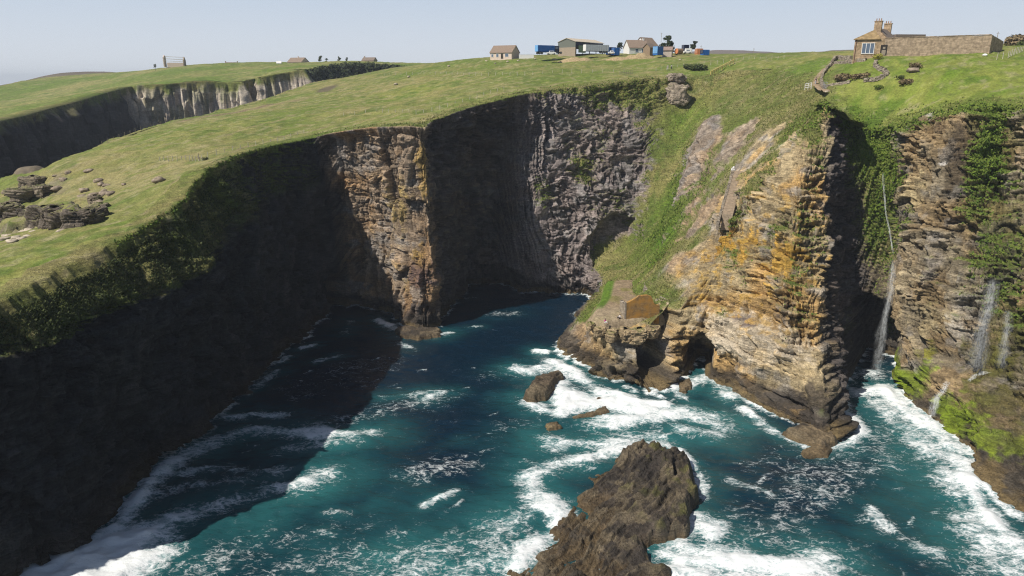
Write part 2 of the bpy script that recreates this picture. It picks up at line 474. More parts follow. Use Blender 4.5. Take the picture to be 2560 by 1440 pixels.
# beds and joints wander, thicken and break off rather than running in even rows
_wf = np.interp(sv, S, [.32 if c[1] in (U_, V_, T_) else (.55 if c[1] is R_ else (1.8 if c[1] is Q_ else .7)) for c in COLS])[:, None]
_wu = (fbm3(X / 9, Y / 9, Z / 9, 3, 161) - .5) * 9 + (fbm3(X / 2.6, Y / 2.6, Z / 2.6, 2, 163) - .5) * 1.6
_ww = ((fbm3(X / 12, Y / 12, Z / 7, 3, 165) - .5) * 8 + (fbm3(X / 3, Y / 3, Z / 3, 2, 167) - .5) * 1.5) * _wf
SS0 = SS; SS = SS + _wu; w = w + _ww
v1, e1, w1 = blocks(SS, w, 5.2, 4.6, 11, True)
v2, e2, w2 = blocks(SS, w, 2.0, 1.45, 12, True)
v3, e3 = blocks(SS, w, 1.2, .48, 13)
c1, f1 = blocks(SS, w, 3.8, 17, 21)
c2, f2 = blocks(SS, w, 1.1, 6, 22)
SS = SS0
big = (fbm2(SS / 13, Z / 40, 3, 31) - .5) * 5.0 + (fbm2(SS / 5, Z / 22, 3, 37) - .5) * 2.2
big = big * (1 - .7 * ss(.8, 1.6, sty['cha'])) + (fbm3(X / 16, Y / 16, Z / 16, 3, 39) - .5) * 7 * np.clip(1 - np.interp(sv, S, [c[1]['col'][0] for c in COLS])[:, None] / .1, 0, 1)
cha = (fbm3(X / 6, Y / 6, Z / 6, 4, 41) - .5) * 4.0
rid = (1 - np.abs(2 * fbm3(X / 3.2, Y / 3.2, Z / 2.0, 3, 47) - 1)) - .6
rough = .15 + 1.8 * ss(.25, .75, fbm2(SS / 6, Z / 6, 3, 33))
bedd = (v1 - .5) * 1.3 + rough * ((v2 - .5) * 1.15 + (v3 - .5) * .55) - .45 * rough * (1 - ss(0, .2, e2)) - .5 * (1 - ss(0, .3, e1))
bedd = bedd + ((w1 - .5) * 1.35 + rough * (w2 - .5) * .7) * ss(.05, .09, np.interp(sv, S, [c[1]['col'][0] for c in COLS]))[:, None] * np.clip(Nn[..., 2] * 2.2, 0, 1.2)
colm = (c1 - .5) * 1.9 + (c2 - .5) * .8 + (v2 - .5) * .2 - .8 * (1 - ss(0, .3, f1)) - .35 * (1 - ss(0, .2, f2))
disp = -.55 + big * .55 + sty['bed'] * bedd + sty['colm'] * colm + sty['cha'] * (cha * .55 + rid * .8)
slp = ss(.56, .74, Nn[..., 2])
disp = mix(disp, -.35 + cha * .55 + rid * 1.3 + (fbm3(X / 1.1, Y / 1.1, Z / .8, 3, 49) - .5) * 1.1, slp)
tuss = (fbm2(X / 1.3, Y / 1.3, 3, 51) - .5) * .55 + (fbm2(X / 5, Y / 5, 2, 55) - .5) * .9
lim = .25 + .75 * edge_fade
D_ = steep * disp * edge_fade + (1 - steep) * (tuss + .35 * disp * (Z < 9)) * ss(0, 1.0, B[:, -1:, 2] - Z + .01)
# caves: the wall drawn back into the rock
CAVES = [(1648, 875, 5.4, 7.5, 12, 1.2), (1748, 895, 3.8, 5.2, 11, 1.1), (2162, 868, 9.5, 10.5, 16, 0), (1535, 600, 8, 7.5, 6, 0), (1225, 705, 11, 5.5, 8, 0), (845, 740, 4, 6, 8, 0)]
cave_m = np.zeros_like(Z)
Cd = np.zeros_like(B)
for (px, py, r, hz, dep, z0) in CAVES:
    c, (ci, cj) = spot(px, py)
    q = np.sqrt(((SS - sv[ci]) / r) ** 2 + ((Z - c[2]) / hz) ** 2) + (fbm2(SS / 2.2, Z / 2.2, 3, 61) - .5) * .35
    m_ = 1 - ss(.72, 1.02, q)
    n0 = Nn[max(ci - 6, 0):ci + 6, max(cj - 8, 0):cj + 8].mean((0, 1)); n0[2] = 0; n0 /= np.linalg.norm(n0)
    Cd += -(m_ * dep)[..., None] * n0
    cave_m = np.maximum(cave_m, m_)
for (px, py, r) in [(1778, 305, 3.5), (1758, 350, 4), (1737, 400, 4), (1717, 450, 3.5), (1700, 500, 3)]: D_ = D_ + 2.0 * blob(px, py, r)
D_ = D_ + 2.2 * blob(1870, 855, 6, 4) - 1.8 * blob(1870, 788, 8, 1.8)
hn = Nn * A((1, 1, .35)); hn /= np.linalg.norm(hn, axis=2)[..., None] + 1e-9
V = B + hn * D_[..., None] * (1 - .6 * cave_m)[..., None] + Cd
# ragged turf edge, then a strip running inland that tucks under the field
lipj = (fbm2(sv / 2.0, sv * 0, 3, 71) - .5) * 1.8 + (fbm2(sv / .6, sv * 0, 2, 73) - .5) * .3
OL = np.stack([np.interp(sv, S, ol[:, k]) for k in range(3)], -1)
OL = gsmooth(OL, 12, 0); OL /= np.linalg.norm(OL, axis=1)[:, None]
lipw = ss(.88, 1, np.linspace(0, 1, NT))[None, :, None]
V = V + OL[:, None, :] * lipj[:, None, None] * lipw
strip = []
for dist in (.5, 1.0, 1.6, 2.4, 3.4, 4.6, 6.0, 8.0):
    q = V[:, -1] - OL * dist
    qz = ground(q[:, 0], q[:, 1]) + (fbm2(q[:, 0] / 1.3, q[:, 1] / 1.3, 3, 51) - .5) * .5 * min(1, dist)
    b_ = ss(0, 1.6, np.array(dist))
    q[:, 2] = mix(V[:, -1, 2], qz, b_) + (.12 if dist < 5 else -.6)
    strip.append(q)
strip = np.stack(strip, 1)
V = np.concatenate([V, strip], 1)
NT2 = V.shape[1]
Nd = normals(V)
if Nd[ns // 8, NT // 2, 0] < 0: Nd = -Nd
ext = lambda a: np.concatenate([a, np.repeat(a[:, -1:], NT2 - NT, 1)], 1)
Xv, Yv, Zv = V[..., 0], V[..., 1], V[..., 2]
nzb = np.concatenate([Nn[..., 2], np.ones((ns, NT2 - NT))], 1)
SSx = np.repeat(sv[:, None], NT2, 1)
lipd = ext(B[:, -1:, 2] - Z)
# --- where turf and ivy grow
vegp = nzb + .30 * (Nd[..., 2] - .5) + .55 * (fbm3(Xv / 4, Yv / 4, Zv / 4, 4, 81) - .5) + np.concatenate([np.repeat(sty['veg'], NT, 1), np.repeat(sty['veg'], NT2 - NT, 1)], 1)
vegp = vegp + .55 * (1 - ss(0, 3.5, lipd + 5 * (fbm2(SSx / 6, Zv / 3, 3, 83) - .5)))
VEGBLOBS = [(2480, 330, 3, 7, .6), (2470, 420, 3, 7, .6), (2420, 520, 3, 4, .4), (2540, 600, 3, 10, .35), (2460, 620, 2, 8, .3), (2540, 480, 3, 6, .4),
            (2180, 380, 5, 10, .7), (2210, 460, 4, 8, .7), (2190, 560, 3, 8, .5), (2215, 620, 3, 5, .5), (1660, 560, 6, 8, .8), (1640, 640, 4, 4, .8),
            (1350, 255, 4, 4, .4), (1455, 420, 4, 5, .55), (1360, 490, 4, 6, .4), (1250, 250, 5, 3, .3), (1560, 230, 7, 5, .5), (1620, 230, 7, 6, .6), (1480, 250, 5, 3, .3),
            (980, 440, 1.5, 8, .35), (900, 500, 1.5, 9, .3), (1830, 550, 3, 3, .4), (1930, 580, 2, 4, .4), (1910, 450, 3, 3, .4), (2010, 560, 3, 3, .3), (1990, 700, 2, 3, .3),
            (2500, 740, 2, 5, .4), (2545, 800, 2, 7, .45), (2420, 870, 3, 1.5, .3), (2290, 700, 2, 3, .25), (2250, 560, 2, 5, .4),
            (460, 560, 12, 6, .6), (560, 480, 9, 8, .55), (700, 450, 14, 10, .55), (640, 560, 9, 10, .5), (800, 450, 8, 8, .5), (330, 660, 8, 5, .6), (200, 720, 8, 5, .55), (100, 800, 6, 5, .55), (400, 620, 8, 6, .55)]
Bx, By, Bz = X, Y, Z
for (px, py, r, rz, a) in VEGBLOBS:
    vegp = vegp + a * ext(blob(px, py, r, rz))
for (px, py, r, a) in BARE:
    vegp = vegp + a * ext(blob(px, py, r))
veg = ss(.50, .72, vegp) * ss(3.0, 5.5, Zv + 2 * (fbm2(SSx / 3, Zv / 2, 2, 87) - .5))
_dkc = np.clip(1 - np.interp(sv, S, [c[1]['col'][0] for c in COLS])[:, None] / .13, 0, 1)
veg = veg * (1 - np.clip(_dkc * 2.2, 0, 1) * ss(7, 13, lipd + 6 * (fbm2(SSx / 9, Zv / 6, 3, 89) - .5)))
veg[:, NT:] = 1
# --- colours
tone = .45 * ext(mix(v2, c1, np.clip(sty['colm'] - .3, 0, 1) * .8)) + .15 * ext(v1) + .4 * ext(mix(v3, c2, np.clip(sty['colm'] - .3, 0, 1)))
tone = np.clip(.5 + (tone - .5) * 1.7, 0, 1.15)
tone = mix(tone, np.clip(.5 + 2.4 * (fbm3(Xv / 1.5, Yv / 1.5, Zv / 1.0, 3, 93) - .5), 0, 1.1), ext(slp))
n_big = fbm3(Xv / 7, Yv / 7, Zv / 7, 4, 91)
n_mid = fbm3(Xv / 1.6, Yv / 1.6, Zv / 1.2, 4, 95)
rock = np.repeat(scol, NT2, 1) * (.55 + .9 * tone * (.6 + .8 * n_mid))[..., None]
warm = ext(np.repeat(sty['warm'], NT, 1)) * ss(.42, .62, n_big)
rock = rock * mix(A((.92, .97, 1.08)), A((1.22, 1.0, .68)), warm[..., None])
grey = ss(.52, .68, fbm3(Xv / 4, Yv / 4, Zv / 3, 3, 97))
lum = rock.mean(-1, keepdims=True)
rock = mix(rock, lum * A((1.03, .98, .93)), .6 * grey[..., None])
# patches with a colour of their own, and painted overhang shade
def patch(c, px, py, r, rz, k, th=.5, fr=1.2, sd=0):
    m_ = ext(blob(px, py, r, rz)) * k
    m_ = ss(th - .18, th + .18, m_ * .9 + .42 * (tone - .5) + .5 * (fbm3(Xv / fr, Yv / fr, Zv / fr, 4, 101 + sd) - .5) + .0)
    m_ = m_ * ss(.03, .16, ext(blob(px, py, r, rz)))
    return m_[..., None] * 1.0, A(c)
PATCH = [((.50, .27, .03), 1800, 610, 3.2, 6, .9), ((.50, .29, .05), 1860, 620, 4, 6, .75), ((.50, .29, .04), 1960, 640, 6, 4.5, .8), ((.46, .30, .08), 1750, 700, 5, 5, .6),
         ((.50, .29, .05), 2020, 560, 3, 5, .55), ((.45, .3, .1), 1060, 420, 3, 8, .75), ((.45, .33, .13), 1000, 520, 4, 9, .6), ((.44, .28, .08), 1040, 640, 3, 8, .6), ((.40, .29, .12), 1010, 700, 4, 4, .5), ((.42, .26, .08), 1600, 830, 5, 3, .55),
         ((.62, .53, .40), 1850, 838, 8, 4.5, 1.25), ((.56, .47, .35), 1950, 860, 6, 3.5, 1.0), ((.55, .42, .25), 1900, 870, 3, 4, .6), ((.14, .11, .11), 1850, 800, 4, 1.4, .7), ((.13, .11, .10), 1950, 790, 5, 1.5, .6),  # last two: shade under the overhang, painted as dark strips
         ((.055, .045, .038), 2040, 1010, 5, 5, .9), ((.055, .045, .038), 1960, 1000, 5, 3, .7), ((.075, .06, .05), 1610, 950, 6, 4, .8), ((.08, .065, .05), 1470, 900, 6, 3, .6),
         ((.13, .085, .085), 1040, 690, 6, 4, .8), ((.07, .055, .05), 1060, 790, 8, 4, .9), ((.10, .075, .05), 2400, 350, 4, 4, .6), ((.09, .065, .04), 2400, 420, 3.5, 9, .75), ((.10, .07, .045), 2360, 320, 2.5, 2, .5),
         ((.45, .36, .2), 2280, 480, 4, 7, .6), ((.45, .37, .24), 2260, 700, 4, 5, .6), ((.42, .34, .2), 2310, 800, 6, 5, .7), ((.5, .45, .38), 2400, 830, 5, 2, .7), ((.34, .29, .24), 2330, 650, 4, 4, .5),
         ((.09, .08, .02), 2480, 900, 8, 5, .7), ((.085, .075, .02), 2500, 1000, 8, 4, .75), ((.10, .095, .02), 2540, 850, 5, 10, .7), ((.09, .08, .025), 2560, 650, 5, 12, .5),
         ((.2, .26, .015), 2270, 960, 5, 2.2, .95), ((.19, .27, .015), 2300, 930, 3.2, 3.5, .8), ((.2, .28, .015), 2380, 1040, 3.6, 4, .95), ((.24, .30, .02), 2480, 1090, 2.6, 4, 1.0), ((.24, .23, .02), 2310, 880, 1.8, 4, .8), ((.17, .22, .02), 2440, 1090, 6, 2, .7), ((.2, .27, .02), 2350, 1010, 3, 2.5, .85), ((.2, .27, .02), 2430, 1050, 3, 3, .8), ((.16, .2, .02), 2530, 1110, 4, 3, .8), ((.19, .26, .02), 2245, 945, 3, 2, .85),
         ((.25, .195, .145), 1757, 360, 5, 7, .7)]
def lay(rock, lst, k0=0):
    for k, (c, px, py, r, rz, a) in enumerate(lst):
        m_, cc = patch(c, px, py, r, rz, a, .42, 1.0, k + k0)
        rock = mix(rock, cc * (.6 + .7 * tone)[..., None], m_ * .85)
    return rock
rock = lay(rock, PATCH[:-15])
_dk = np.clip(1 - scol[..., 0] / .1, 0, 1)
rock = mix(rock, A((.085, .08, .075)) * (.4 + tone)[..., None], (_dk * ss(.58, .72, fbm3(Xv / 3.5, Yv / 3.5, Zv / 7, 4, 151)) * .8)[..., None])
lich = ext(np.repeat(sty['lich'], NT, 1)) * ss(.60, .72, .25 * (tone - .5) + fbm3(Xv / 2.4, Yv / 2.4, Zv / 1.4, 4, 111)) * ss(7, 14, Zv) * (1 - ss(36, 44, Zv))
rock = mix(rock, A((.46, .27, .04)) * (.6 + .8 * tone)[..., None], .75 * lich[..., None])
# white bird lime on ledges of the right-hand wall
gu = np.zeros_like(Zv)
for (px, py, r, rz) in [(2260, 315, 2.5, 1.2), (2330, 285, 3, 2), (2390, 270, 3, 1.4), (2500, 285, 2, 2), (2130, 370, 2, 3), (2360, 410, 1.5, 1), (1690, 220, 2, 3)]:
    gu = np.maximum(gu, ext(blob(px, py, r, rz)))
gm = ss(.62, .72, gu * .5 + .5 * fbm3(Xv / .9, Yv / .9, Zv / .6, 3, 121))
rock = mix(rock, A((.62, .58, .53)), gm[..., None] * .9)
# tidal zone: black lichen, then pale brown weed at the water's edge
tz = Zv + 1.6 * (fbm2(SSx / 4, Zv / 2, 3, 131) - .5) * 2
dark = 1 - ss(2.2, 4.6, tz)
rock = mix(rock, A((.052, .043, .035)) * (.6 + .8 * tone)[..., None], .9 * dark[..., None])
weed = 1 - ss(.7, 1.7, tz)
rock = mix(rock, A((.21, .15, .07)) * np.clip(scol.mean(-1) / .25, .25, 1)[..., None] * (.6 + .7 * n_mid)[..., None], .85 * weed[..., None])

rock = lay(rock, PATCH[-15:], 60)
gs = np.repeat(ss(.5, 1, np.interp(sv, S, np.arange(len(COLS)) / len(COLS)))[:, None] * 0 + (sv[:, None] > np.interp(36.9, np.arange(len(COLS)), S)), NT2, 1)
moss = gs * ss(.46, .66, fbm3(Xv / 3.5, Yv / 3.5, Zv / 6, 4, 141) + .06) * ss(2, 4, Zv)
rock = mix(rock, A((.115, .115, .028)) * (.5 + .9 * tone)[..., None], .62 * moss[..., None])

def turf_colour(x, y, z):
    a = fbm2(x / 22, y / 22, 4, 201); b = fbm2(x / 5, y / 5, 4, 205); c = fbm2(x / 1.1, y / 1.1, 3, 209)
    st = fbm2((x * .8 + y * .6) / 14, (y * .8 - x * .6) / 2.5, 3, 213)
    g1 = A((.135, .180, .032)); g2 = A((.262, .232, .086)); g3 = A((.096, .148, .024)); g4 = A((.29, .245, .135))
    m1 = ss(.36, .64, .45 * a + .3 * b + .25 * st)[..., None]
    col = mix(g1, g2, m1)
    col = mix(col, g3, (.75 * ss(.56, .72, b))[..., None])
    col = mix(col, g4, (.65 * ss(.60, .74, .5 * st + .5 * c))[..., None])
    return col * (.72 + .56 * c)[..., None]
turf = turf_colour(Xv, Yv, Zv)
lush = ext(np.zeros_like(Z)) + 0
for (px, py, r, a) in [(2150, 260, 14, .8), (2250, 250, 16, .7), (2450, 230, 18, .6), (2190, 380, 8, .9), (1650, 600, 8, 1.0), (1690, 480, 8, .8), (1720, 300, 10, .7), (2480, 380, 12, .8), (1800, 420, 6, .6)]:
    lush = np.maximum(lush, a * ext(blob(px, py, r)))
drys = np.zeros_like(Zv)
for (px, py, r, a) in [(1900, 330, 12, .9), (1960, 300, 10, .8), (1850, 400, 9, .8), (1780, 500, 8, .6), (1700, 680, 7, .9), (1740, 620, 6, .8), (1560, 240, 10, .6), (1950, 420, 8, .8), (1820, 260, 12, .5)]:
    drys = np.maximum(drys, a * ext(blob(px, py, r)))
turf = mix(turf, A((.27, .225, .115)) * (.6 + .8 * n_mid)[..., None], (drys * ss(.38, .62, fbm3(Xv / 3, Yv / 3, Zv / 3, 3, 221)))[..., None])
turf = mix(turf, turf * A((.72, 1.02, .45)), lush[..., None])
shaded_side = ext(np.repeat(np.clip(1 - np.interp(sv, S, [c[1]['col'][0] for c in COLS]) / .12, 0, .8)[:, None], NT, 1))
turf = mix(turf, turf * A((.62, .66, .6)), (shaded_side * ss(.5, 3, lipd))[..., None])  # shade painted into the turf of the walls away from the sun
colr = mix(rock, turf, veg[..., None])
colr = np.clip(colr, .004, .8)
wet = (1 - ss(1.5, 5.5, tz)) * .8 * (1 - veg)
cliffs = raw_mesh('sea_cliffs', V.reshape(-1, 3), grid_faces(ns, NT2), M_CLIFF)
set_col(cliffs, colr.reshape(-1, 3)); set_f(cliffs, wet, 'wet')
tag(cliffs, kind='structure')
CL_V, CL_N, CL_veg, CL_nz = V, Nd, veg, nzb

# ------------------------------------------------------------------ the fields on top
CONT = [P(*a) for a in [(-260,560,140),(-160,520,160),(-60,478,172),(20,452,176),(115,420,170),(190,388,188),(270,352,210),(350,319,228),(440,301,242),(560,273,270),(640,252,288),(700,234,303),(770,208,326),(830,196,342),(900,185,362),(960,174,385),(1000,167,402)]]
lipV = V[:, NT - 1, :2]
# outline: along the turf edge (drawn in by a metre), round the back, then the far edge of the headland
inset = lipV - OL[:, :2] * 1.8
poly = np.concatenate([inset[::12], [(400, 60), (1500, 300), (1500, 1300), (-20, 1300), (-60, 700)], np.array(CONT)[::-1, :2], [(-170, 120), (-110, 60), (-95, 45)]])
def inside(px, py, pol):
    r = np.zeros(px.shape, bool)
    x0, y0 = pol[:, 0], pol[:, 1]; x1, y1 = np.roll(x0, -1), np.roll(y0, -1)
    for a, b, c, d in zip(x0, y0, x1, y1):
        if b == d: continue
        k = ((b > py) != (d > py)) & (px < (c - a) * (py - b) / (d - b) + a)
        r ^= k
    return r
def axis(lo, hi, fine, flo, fhi, grow=1.12):
    a = list(np.arange(flo, fhi, fine))
    st = fine
    while a[-1] < hi: st *= grow; a.append(a[-1] + st)
    st = fine
    while a[0] > lo: st *= grow; a.insert(0, a[0] - st)
    return np.array(a)
gx = axis(-300, 1600, .65, -130, 120); gy = axis(40, 1400, .65, 60, 260, 1.03)
GX, GY = np.meshgrid(gx, gy, indexing='ij')
def far_edge_dist(x, y):
    c = np.array(CONT)[:, :2]
    best = np.full(x.shape, 1e9)
    for a, b in zip(c[:-1], c[1:]):
        d = b - a; t = np.clip(((x - a[0]) * d[0] + (y - a[1]) * d[1]) / (d @ d), 0, 1)
        best = np.minimum(best, np.hypot(x - a[0] - t * d[0], y - a[1] - t * d[1]))
    return best
GZ = ground(GX, GY)
ins = inside(GX, GY, poly)
tus = (fbm2(GX / 1.3, GY / 1.3, 3, 51) - .5) * .5 + (fbm2(GX / 7, GY / 7, 3, 57) - .5) * 1.2
near = 1 - ss(250, 420, GY)
GZ = GZ + tus * near
# rock terraces on the seaward shoulder of the left headland
fed = far_edge_dist(GX, GY)
ter = np.zeros_like(GX)
for (px, py, Yd, r, a) in [(60, 500, 155, 9, 1), (120, 540, 138, 9, 1), (20, 560, 140, 10, 1), (200, 560, 127, 6, .8), (230, 520, 137, 5, .7), (30, 600, 120, 8, .7), (-60, 560, 140, 20, 1)]:
    c = P(px, py, Yd)
    ter = np.maximum(ter, a * np.exp(-((GX - c[0]) ** 2 + (GY - c[1]) ** 2) / r ** 2))
stepn = fbm2(GX / 9, GY / 9, 3, 301) * 7
stp = (np.floor(stepn) + ss(.35, .65, stepn - np.floor(stepn)) - stepn) * 1.1
vb, eb = blocks(GX * .8 + GY * .6, GY * .8 - GX * .6, 2.2, 1.5, 305)
terr = ss(.25, .6, ter)
cl_ = [G(*a) for a in ((-90, 615), (-20, 602), (30, 592), (60, 580), (110, 577), (160, 574), (195, 574), (235, 563), (252, 545), (285, 520), (300, 500))]
cl_ = np.array(cl_); ca_ = np.array([4.6, 4.6, 4.4, 4.4, 5.0, 4.2, 3.6, 3.4, 2.4, 1.4, .3])
def line_side(pts, amp, x, y):
    best = np.full(x.shape, 1e9); sd = np.zeros(x.shape); am = np.zeros(x.shape)
    for a, b, p0, p1 in zip(pts[:-1], pts[1:], amp[:-1], amp[1:]):
        d = b[:2] - a[:2]; t = np.clip(((x - a[0]) * d[0] + (y - a[1]) * d[1]) / (d @ d), 0, 1)
        q = np.hypot(x - a[0] - t * d[0], y - a[1] - t * d[1]); k = q < best
        best = np.where(k, q, best); sd = np.where(k, np.sign(d[0] * (y - a[1]) - d[1] * (x - a[0])), sd); am = np.where(k, p0 + (p1 - p0) * t, am)
    return best * sd, am
ldist, lamp = line_side(cl_, ca_, GX, GY)
ldist = ldist + (fbm2(GX / 4, GY / 4, 3, 331) - .5) * 5 + (vb - .5) * 1.2 if False else ldist + (fbm2(GX / 5, GY / 5, 3, 331) - .5) * 2
vb, eb = blocks(GX * .8 + GY * .6, GY * .8 - GX * .6, 2.2, 1.5, 305)
ldist = ldist + (vb - .5) * 1.6
raise_ = .7 * lamp * (.75 * ss(1.6, 2.6, ldist) + .25 * ss(4.0, 5.2, ldist)) * np.exp(-(np.maximum(ldist, 0) / 13) ** 2)
GZ = GZ + raise_ + terr * (vb - .5) * .5
keepv = ins
gi = np.arange(GX.size).reshape(GX.shape)
fq = np.stack([gi[:-1, :-1], gi[1:, :-1], gi[1:, 1:], gi[:-1, 1:]], -1).reshape(-1, 4)
kf = keepv.ravel()[fq].all(1)
fq = fq[kf]
used = np.zeros(GX.size, bool); used[fq.ravel()] = True
rem = np.cumsum(used) - 1
VV = np.stack([GX, GY, GZ], -1)
gn = normals(VV); gn = np.where(gn[..., 2:] < 0, -gn, gn)
fc = turf_colour(GX, GY, GZ)
# worn earth track, bare mound and drier zones lying in the field
def line_dist(pts, x, y):
    best = np.full(np.shape(x), 1e9)
    for a, b in zip(pts[:-1], pts[1:]):
        d = b[:2] - a[:2]; t = np.clip(((x - a[0]) * d[0] + (y - a[1]) * d[1]) / (d @ d + 1e-9), 0, 1)
        best = np.minimum(best, np.hypot(x - a[0] - t * d[0], y - a[1] - t * d[1]))
    return best
nz1 = fbm2(GX / 3, GY / 3, 3, 311)
dry = np.exp(-far_edge_dist(GX, GY) ** 2 / 30 ** 2) * .0
for (px, py, r, a) in [(300, 470, 22, .95), (420, 420, 20, .85), (200, 450, 16, .7), (100, 560, 14, .7), (700, 260, 16, .5), (850, 215, 14, .8), (1100, 290, 22, .4), (800, 330, 14, .35), (1250, 225, 22, .3)]:
    c = G(px, py); dry = np.maximum(dry, a * np.exp(-((GX - c[0]) ** 2 + (GY - c[1]) ** 2) / r ** 2))
fc = mix(fc, A((.26, .225, .10)) * (.7 + .6 * nz1)[..., None], (dry * ss(.3, .6, nz1))[..., None])
lushf = np.zeros_like(GX)
for (px, py, r, a) in [(2400, 200, 40, .8), (2200, 200, 22, .7), (2250, 250, 16, .8), (1050, 225, 14, .7), (480, 330, 16, .4), (50, 680, 14, .5), (1760, 240, 26, .6), (1960, 200, 20, .5), (2000, 160, 26, .4)]:
    c = G(px, py); lushf = np.maximum(lushf, a * np.exp(-((GX - c[0]) ** 2 + (GY - c[1]) ** 2) / r ** 2))
fc = mix(fc, fc * A((.78, 1.03, .45)), lushf[..., None])
trk = [G(460, 303), G(560, 285), G(640, 270), G(735, 252)]
td = line_dist(trk, GX, GY)
fc = mix(fc, A((.13, .09, .065)), ((1 - ss(.8, 2.2, td + 2.2 * (nz1 - .5))) * .9)[..., None])
fc = mix(fc, A((.27, .21, .115)), ((1 - ss(2, 7, td + 5 * (nz1 - .5))) * .5)[..., None])
for tp_, wd_ in (([(500, 418), (440, 452), (415, 488), (388, 528), (372, 556), (300, 585), (180, 640), (60, 715)], .55), ([(520, 412), (600, 372), (700, 345), (820, 318), (900, 300)], .45), ([(1060, 300), (1160, 262), (1290, 226), (1420, 206), (1560, 196)], .45), ([(990, 240), (860, 262), (700, 300), (560, 340)], .4)):
    tl = line_dist([G(*a) for a in tp_], GX, GY); fc = mix(fc, A((.30, .235, .13)) * (.7 + .6 * nz1)[..., None], ((1 - ss(wd_ * .5, wd_ * 2.2, tl + 1.0 * (nz1 - .5))) * .65)[..., None])
tsk = ss(.62, .74, fbm2(GX / 2.1, GY / 2.1, 3, 315)); fc = mix(fc, A((.085, .12, .03)), (tsk * .45)[..., None]); fc = mix(fc, A((.33, .29, .16)), (ss(.64, .74, fbm2(GX / 1.7 + 40, GY / 1.7, 3, 317)) * .5)[..., None])
md = G(818, 222); mm = np.hypot((GX - md[0]) * 1.0, (GY - md[1]) * .35)
fc = mix(fc, A((.12, .09, .07)), (1 - ss(2, 4.5, mm + 3 * (nz1 - .5)))[..., None] * .8)
rk = np.clip(ss(.3, .55, 1 - gn[..., 2] + .3 * (nz1 - .5)) * (np.abs(ldist) < 8) + terr * ss(.58, .7, fbm2(GX / 4, GY / 4, 3, 313)) * .6, 0, 1)
fc = mix(fc, A((.2, .165, .125)) * (.6 + .8 * vb)[..., None], rk[..., None])
fc = np.clip(fc, .01, .8)
field = raw_mesh('grassland', VV.reshape(-1, 3)[used], rem[fq], M_FIELD)
set_col(field, fc.reshape(-1, 3)[used]); set_f(field, np.zeros(used.sum()), 'wet')
tag(field, kind='structure')

# seaward side of the left headland, falling to the inlet behind it
cc = np.array(CONT)
so = np.gradient(cc[:, :2], axis=0); so /= np.linalg.norm(so, axis=1)[:, None]
sl = np.stack([-so[:, 1], so[:, 0]], -1)
ks = np.linspace(0, len(cc) - 1, 260); 
cs = np.stack([np.interp(ks, np.arange(len(cc)), cc[:, k]) for k in range(3)], -1)
sl = np.stack([np.interp(ks, np.arange(len(cc)), sl[:, k]) for k in range(2)], -1)
rows = []
for j, tq in enumerate(np.linspace(-.06, 1, 40)):
    off = np.where(tq < 0, -3.0, 1.0 + 6 * tq) + (fbm2(ks / 2, ks * 0 + tq * 6, 3, 321) - .5) * 3.5 * (tq > 0)
    q = np.c_[cs[:, :2] + sl * off[:, None], cs[:, 2] * (1 - max(tq, 0)) - (.5 if tq < 0 else 0)]
    q[:, 2] = q[:, 2] if tq > 0 else ground(q[:, 0], q[:, 1]) - .1
    rows.append(q)
bk = np.stack(rows, 1)
bcol = np.repeat(A((.2, .165, .125))[None, None], bk.shape[0], 0).repeat(bk.shape[1], 1) * (.5 + fbm2(bk[..., 0] / 2, bk[..., 2] / 2, 3, 323))[..., None]
bcol[:, :4] = turf_colour(bk[:, :4, 0], bk[:, :4, 1], bk[:, :4, 2])
back = raw_mesh('headland_back_cliff', bk.reshape(-1, 3), grid_faces(*bk.shape[:2]), M_CLIFF)
set_col(back, bcol.reshape(-1, 3)); set_f(back, np.zeros(bk.shape[:2]), 'wet'); tag(back, kind='structure')

# ------------------------------------------------------------------ the far headland across the inlet
FARL = [P(*a) for a in [(-260, 380, 190), (-120, 335, 225), (0, 303, 262), (60, 290, 285), (130, 270, 315), (200, 252, 340), (280, 228, 372), (330, 216, 395),
                        (345, 212, 394), (420, 209, 398), (470, 204, 402), (520, 202, 406), (560, 206, 408), (610, 204, 408), (638, 197, 432), (646, 194, 410), (700, 183, 418), (765, 173, 424), (776, 174, 450), (850, 172, 462), (930, 176, 470), (1000, 174, 470), (1100, 172, 470)]]
FARL = np.array(FARL)
fl_len = np.r_[0, np.cumsum(np.linalg.norm(np.diff(FARL[:, :2], axis=0), axis=1))]
nf = 1100; fs = np.linspace(0, fl_len[-1], nf)
fl = np.stack([np.interp(fs, fl_len, FARL[:, k]) for k in range(3)], -1)
fl = gsmooth(fl, 1.2, 0)
fo = outl(fl, 6)
fj = (fbm2(fs / 9, fs * 0, 3, 401) - .5) * 8
NFT = 90
tv = np.linspace(0, 1, NFT)
FV = np.empty((nf, NFT, 3))
zz = fl[:, 2:3] * (1 - tv)[None]
rib = (fbm2(fs[:, None] / 9 + 0 * zz, zz / 60, 4, 403) - .5) * 9 + (1 - 2 * np.abs(fbm2(fs[:, None] / 4.5 + 0 * zz, zz / 34, 3, 405) - .5) - .8) * 9
bv, be = blocks(fs[:, None] + 0 * zz, zz, 7, 5, 407)
cv, ce = blocks(fs[:, None] + 0 * zz, zz, 4, 26, 408)
ledge = ss(.5, .62, fbm2(fs[:, None] / 40 + 0 * zz, zz / 9, 2, 409))
off = (rib + (bv - .5) * 1.6 + (cv - .5) * 3.2) * ss(0, .12, tv)[None] + tv[None] * 9
FV[..., :2] = fl[:, None, :2] + fo[:, None, :2] * (off)[..., None]
FV[..., 2] = zz
fcol = A((.55, .475, .38)) * (.6 + .5 * bv + .4 * cv * .5)[..., None]
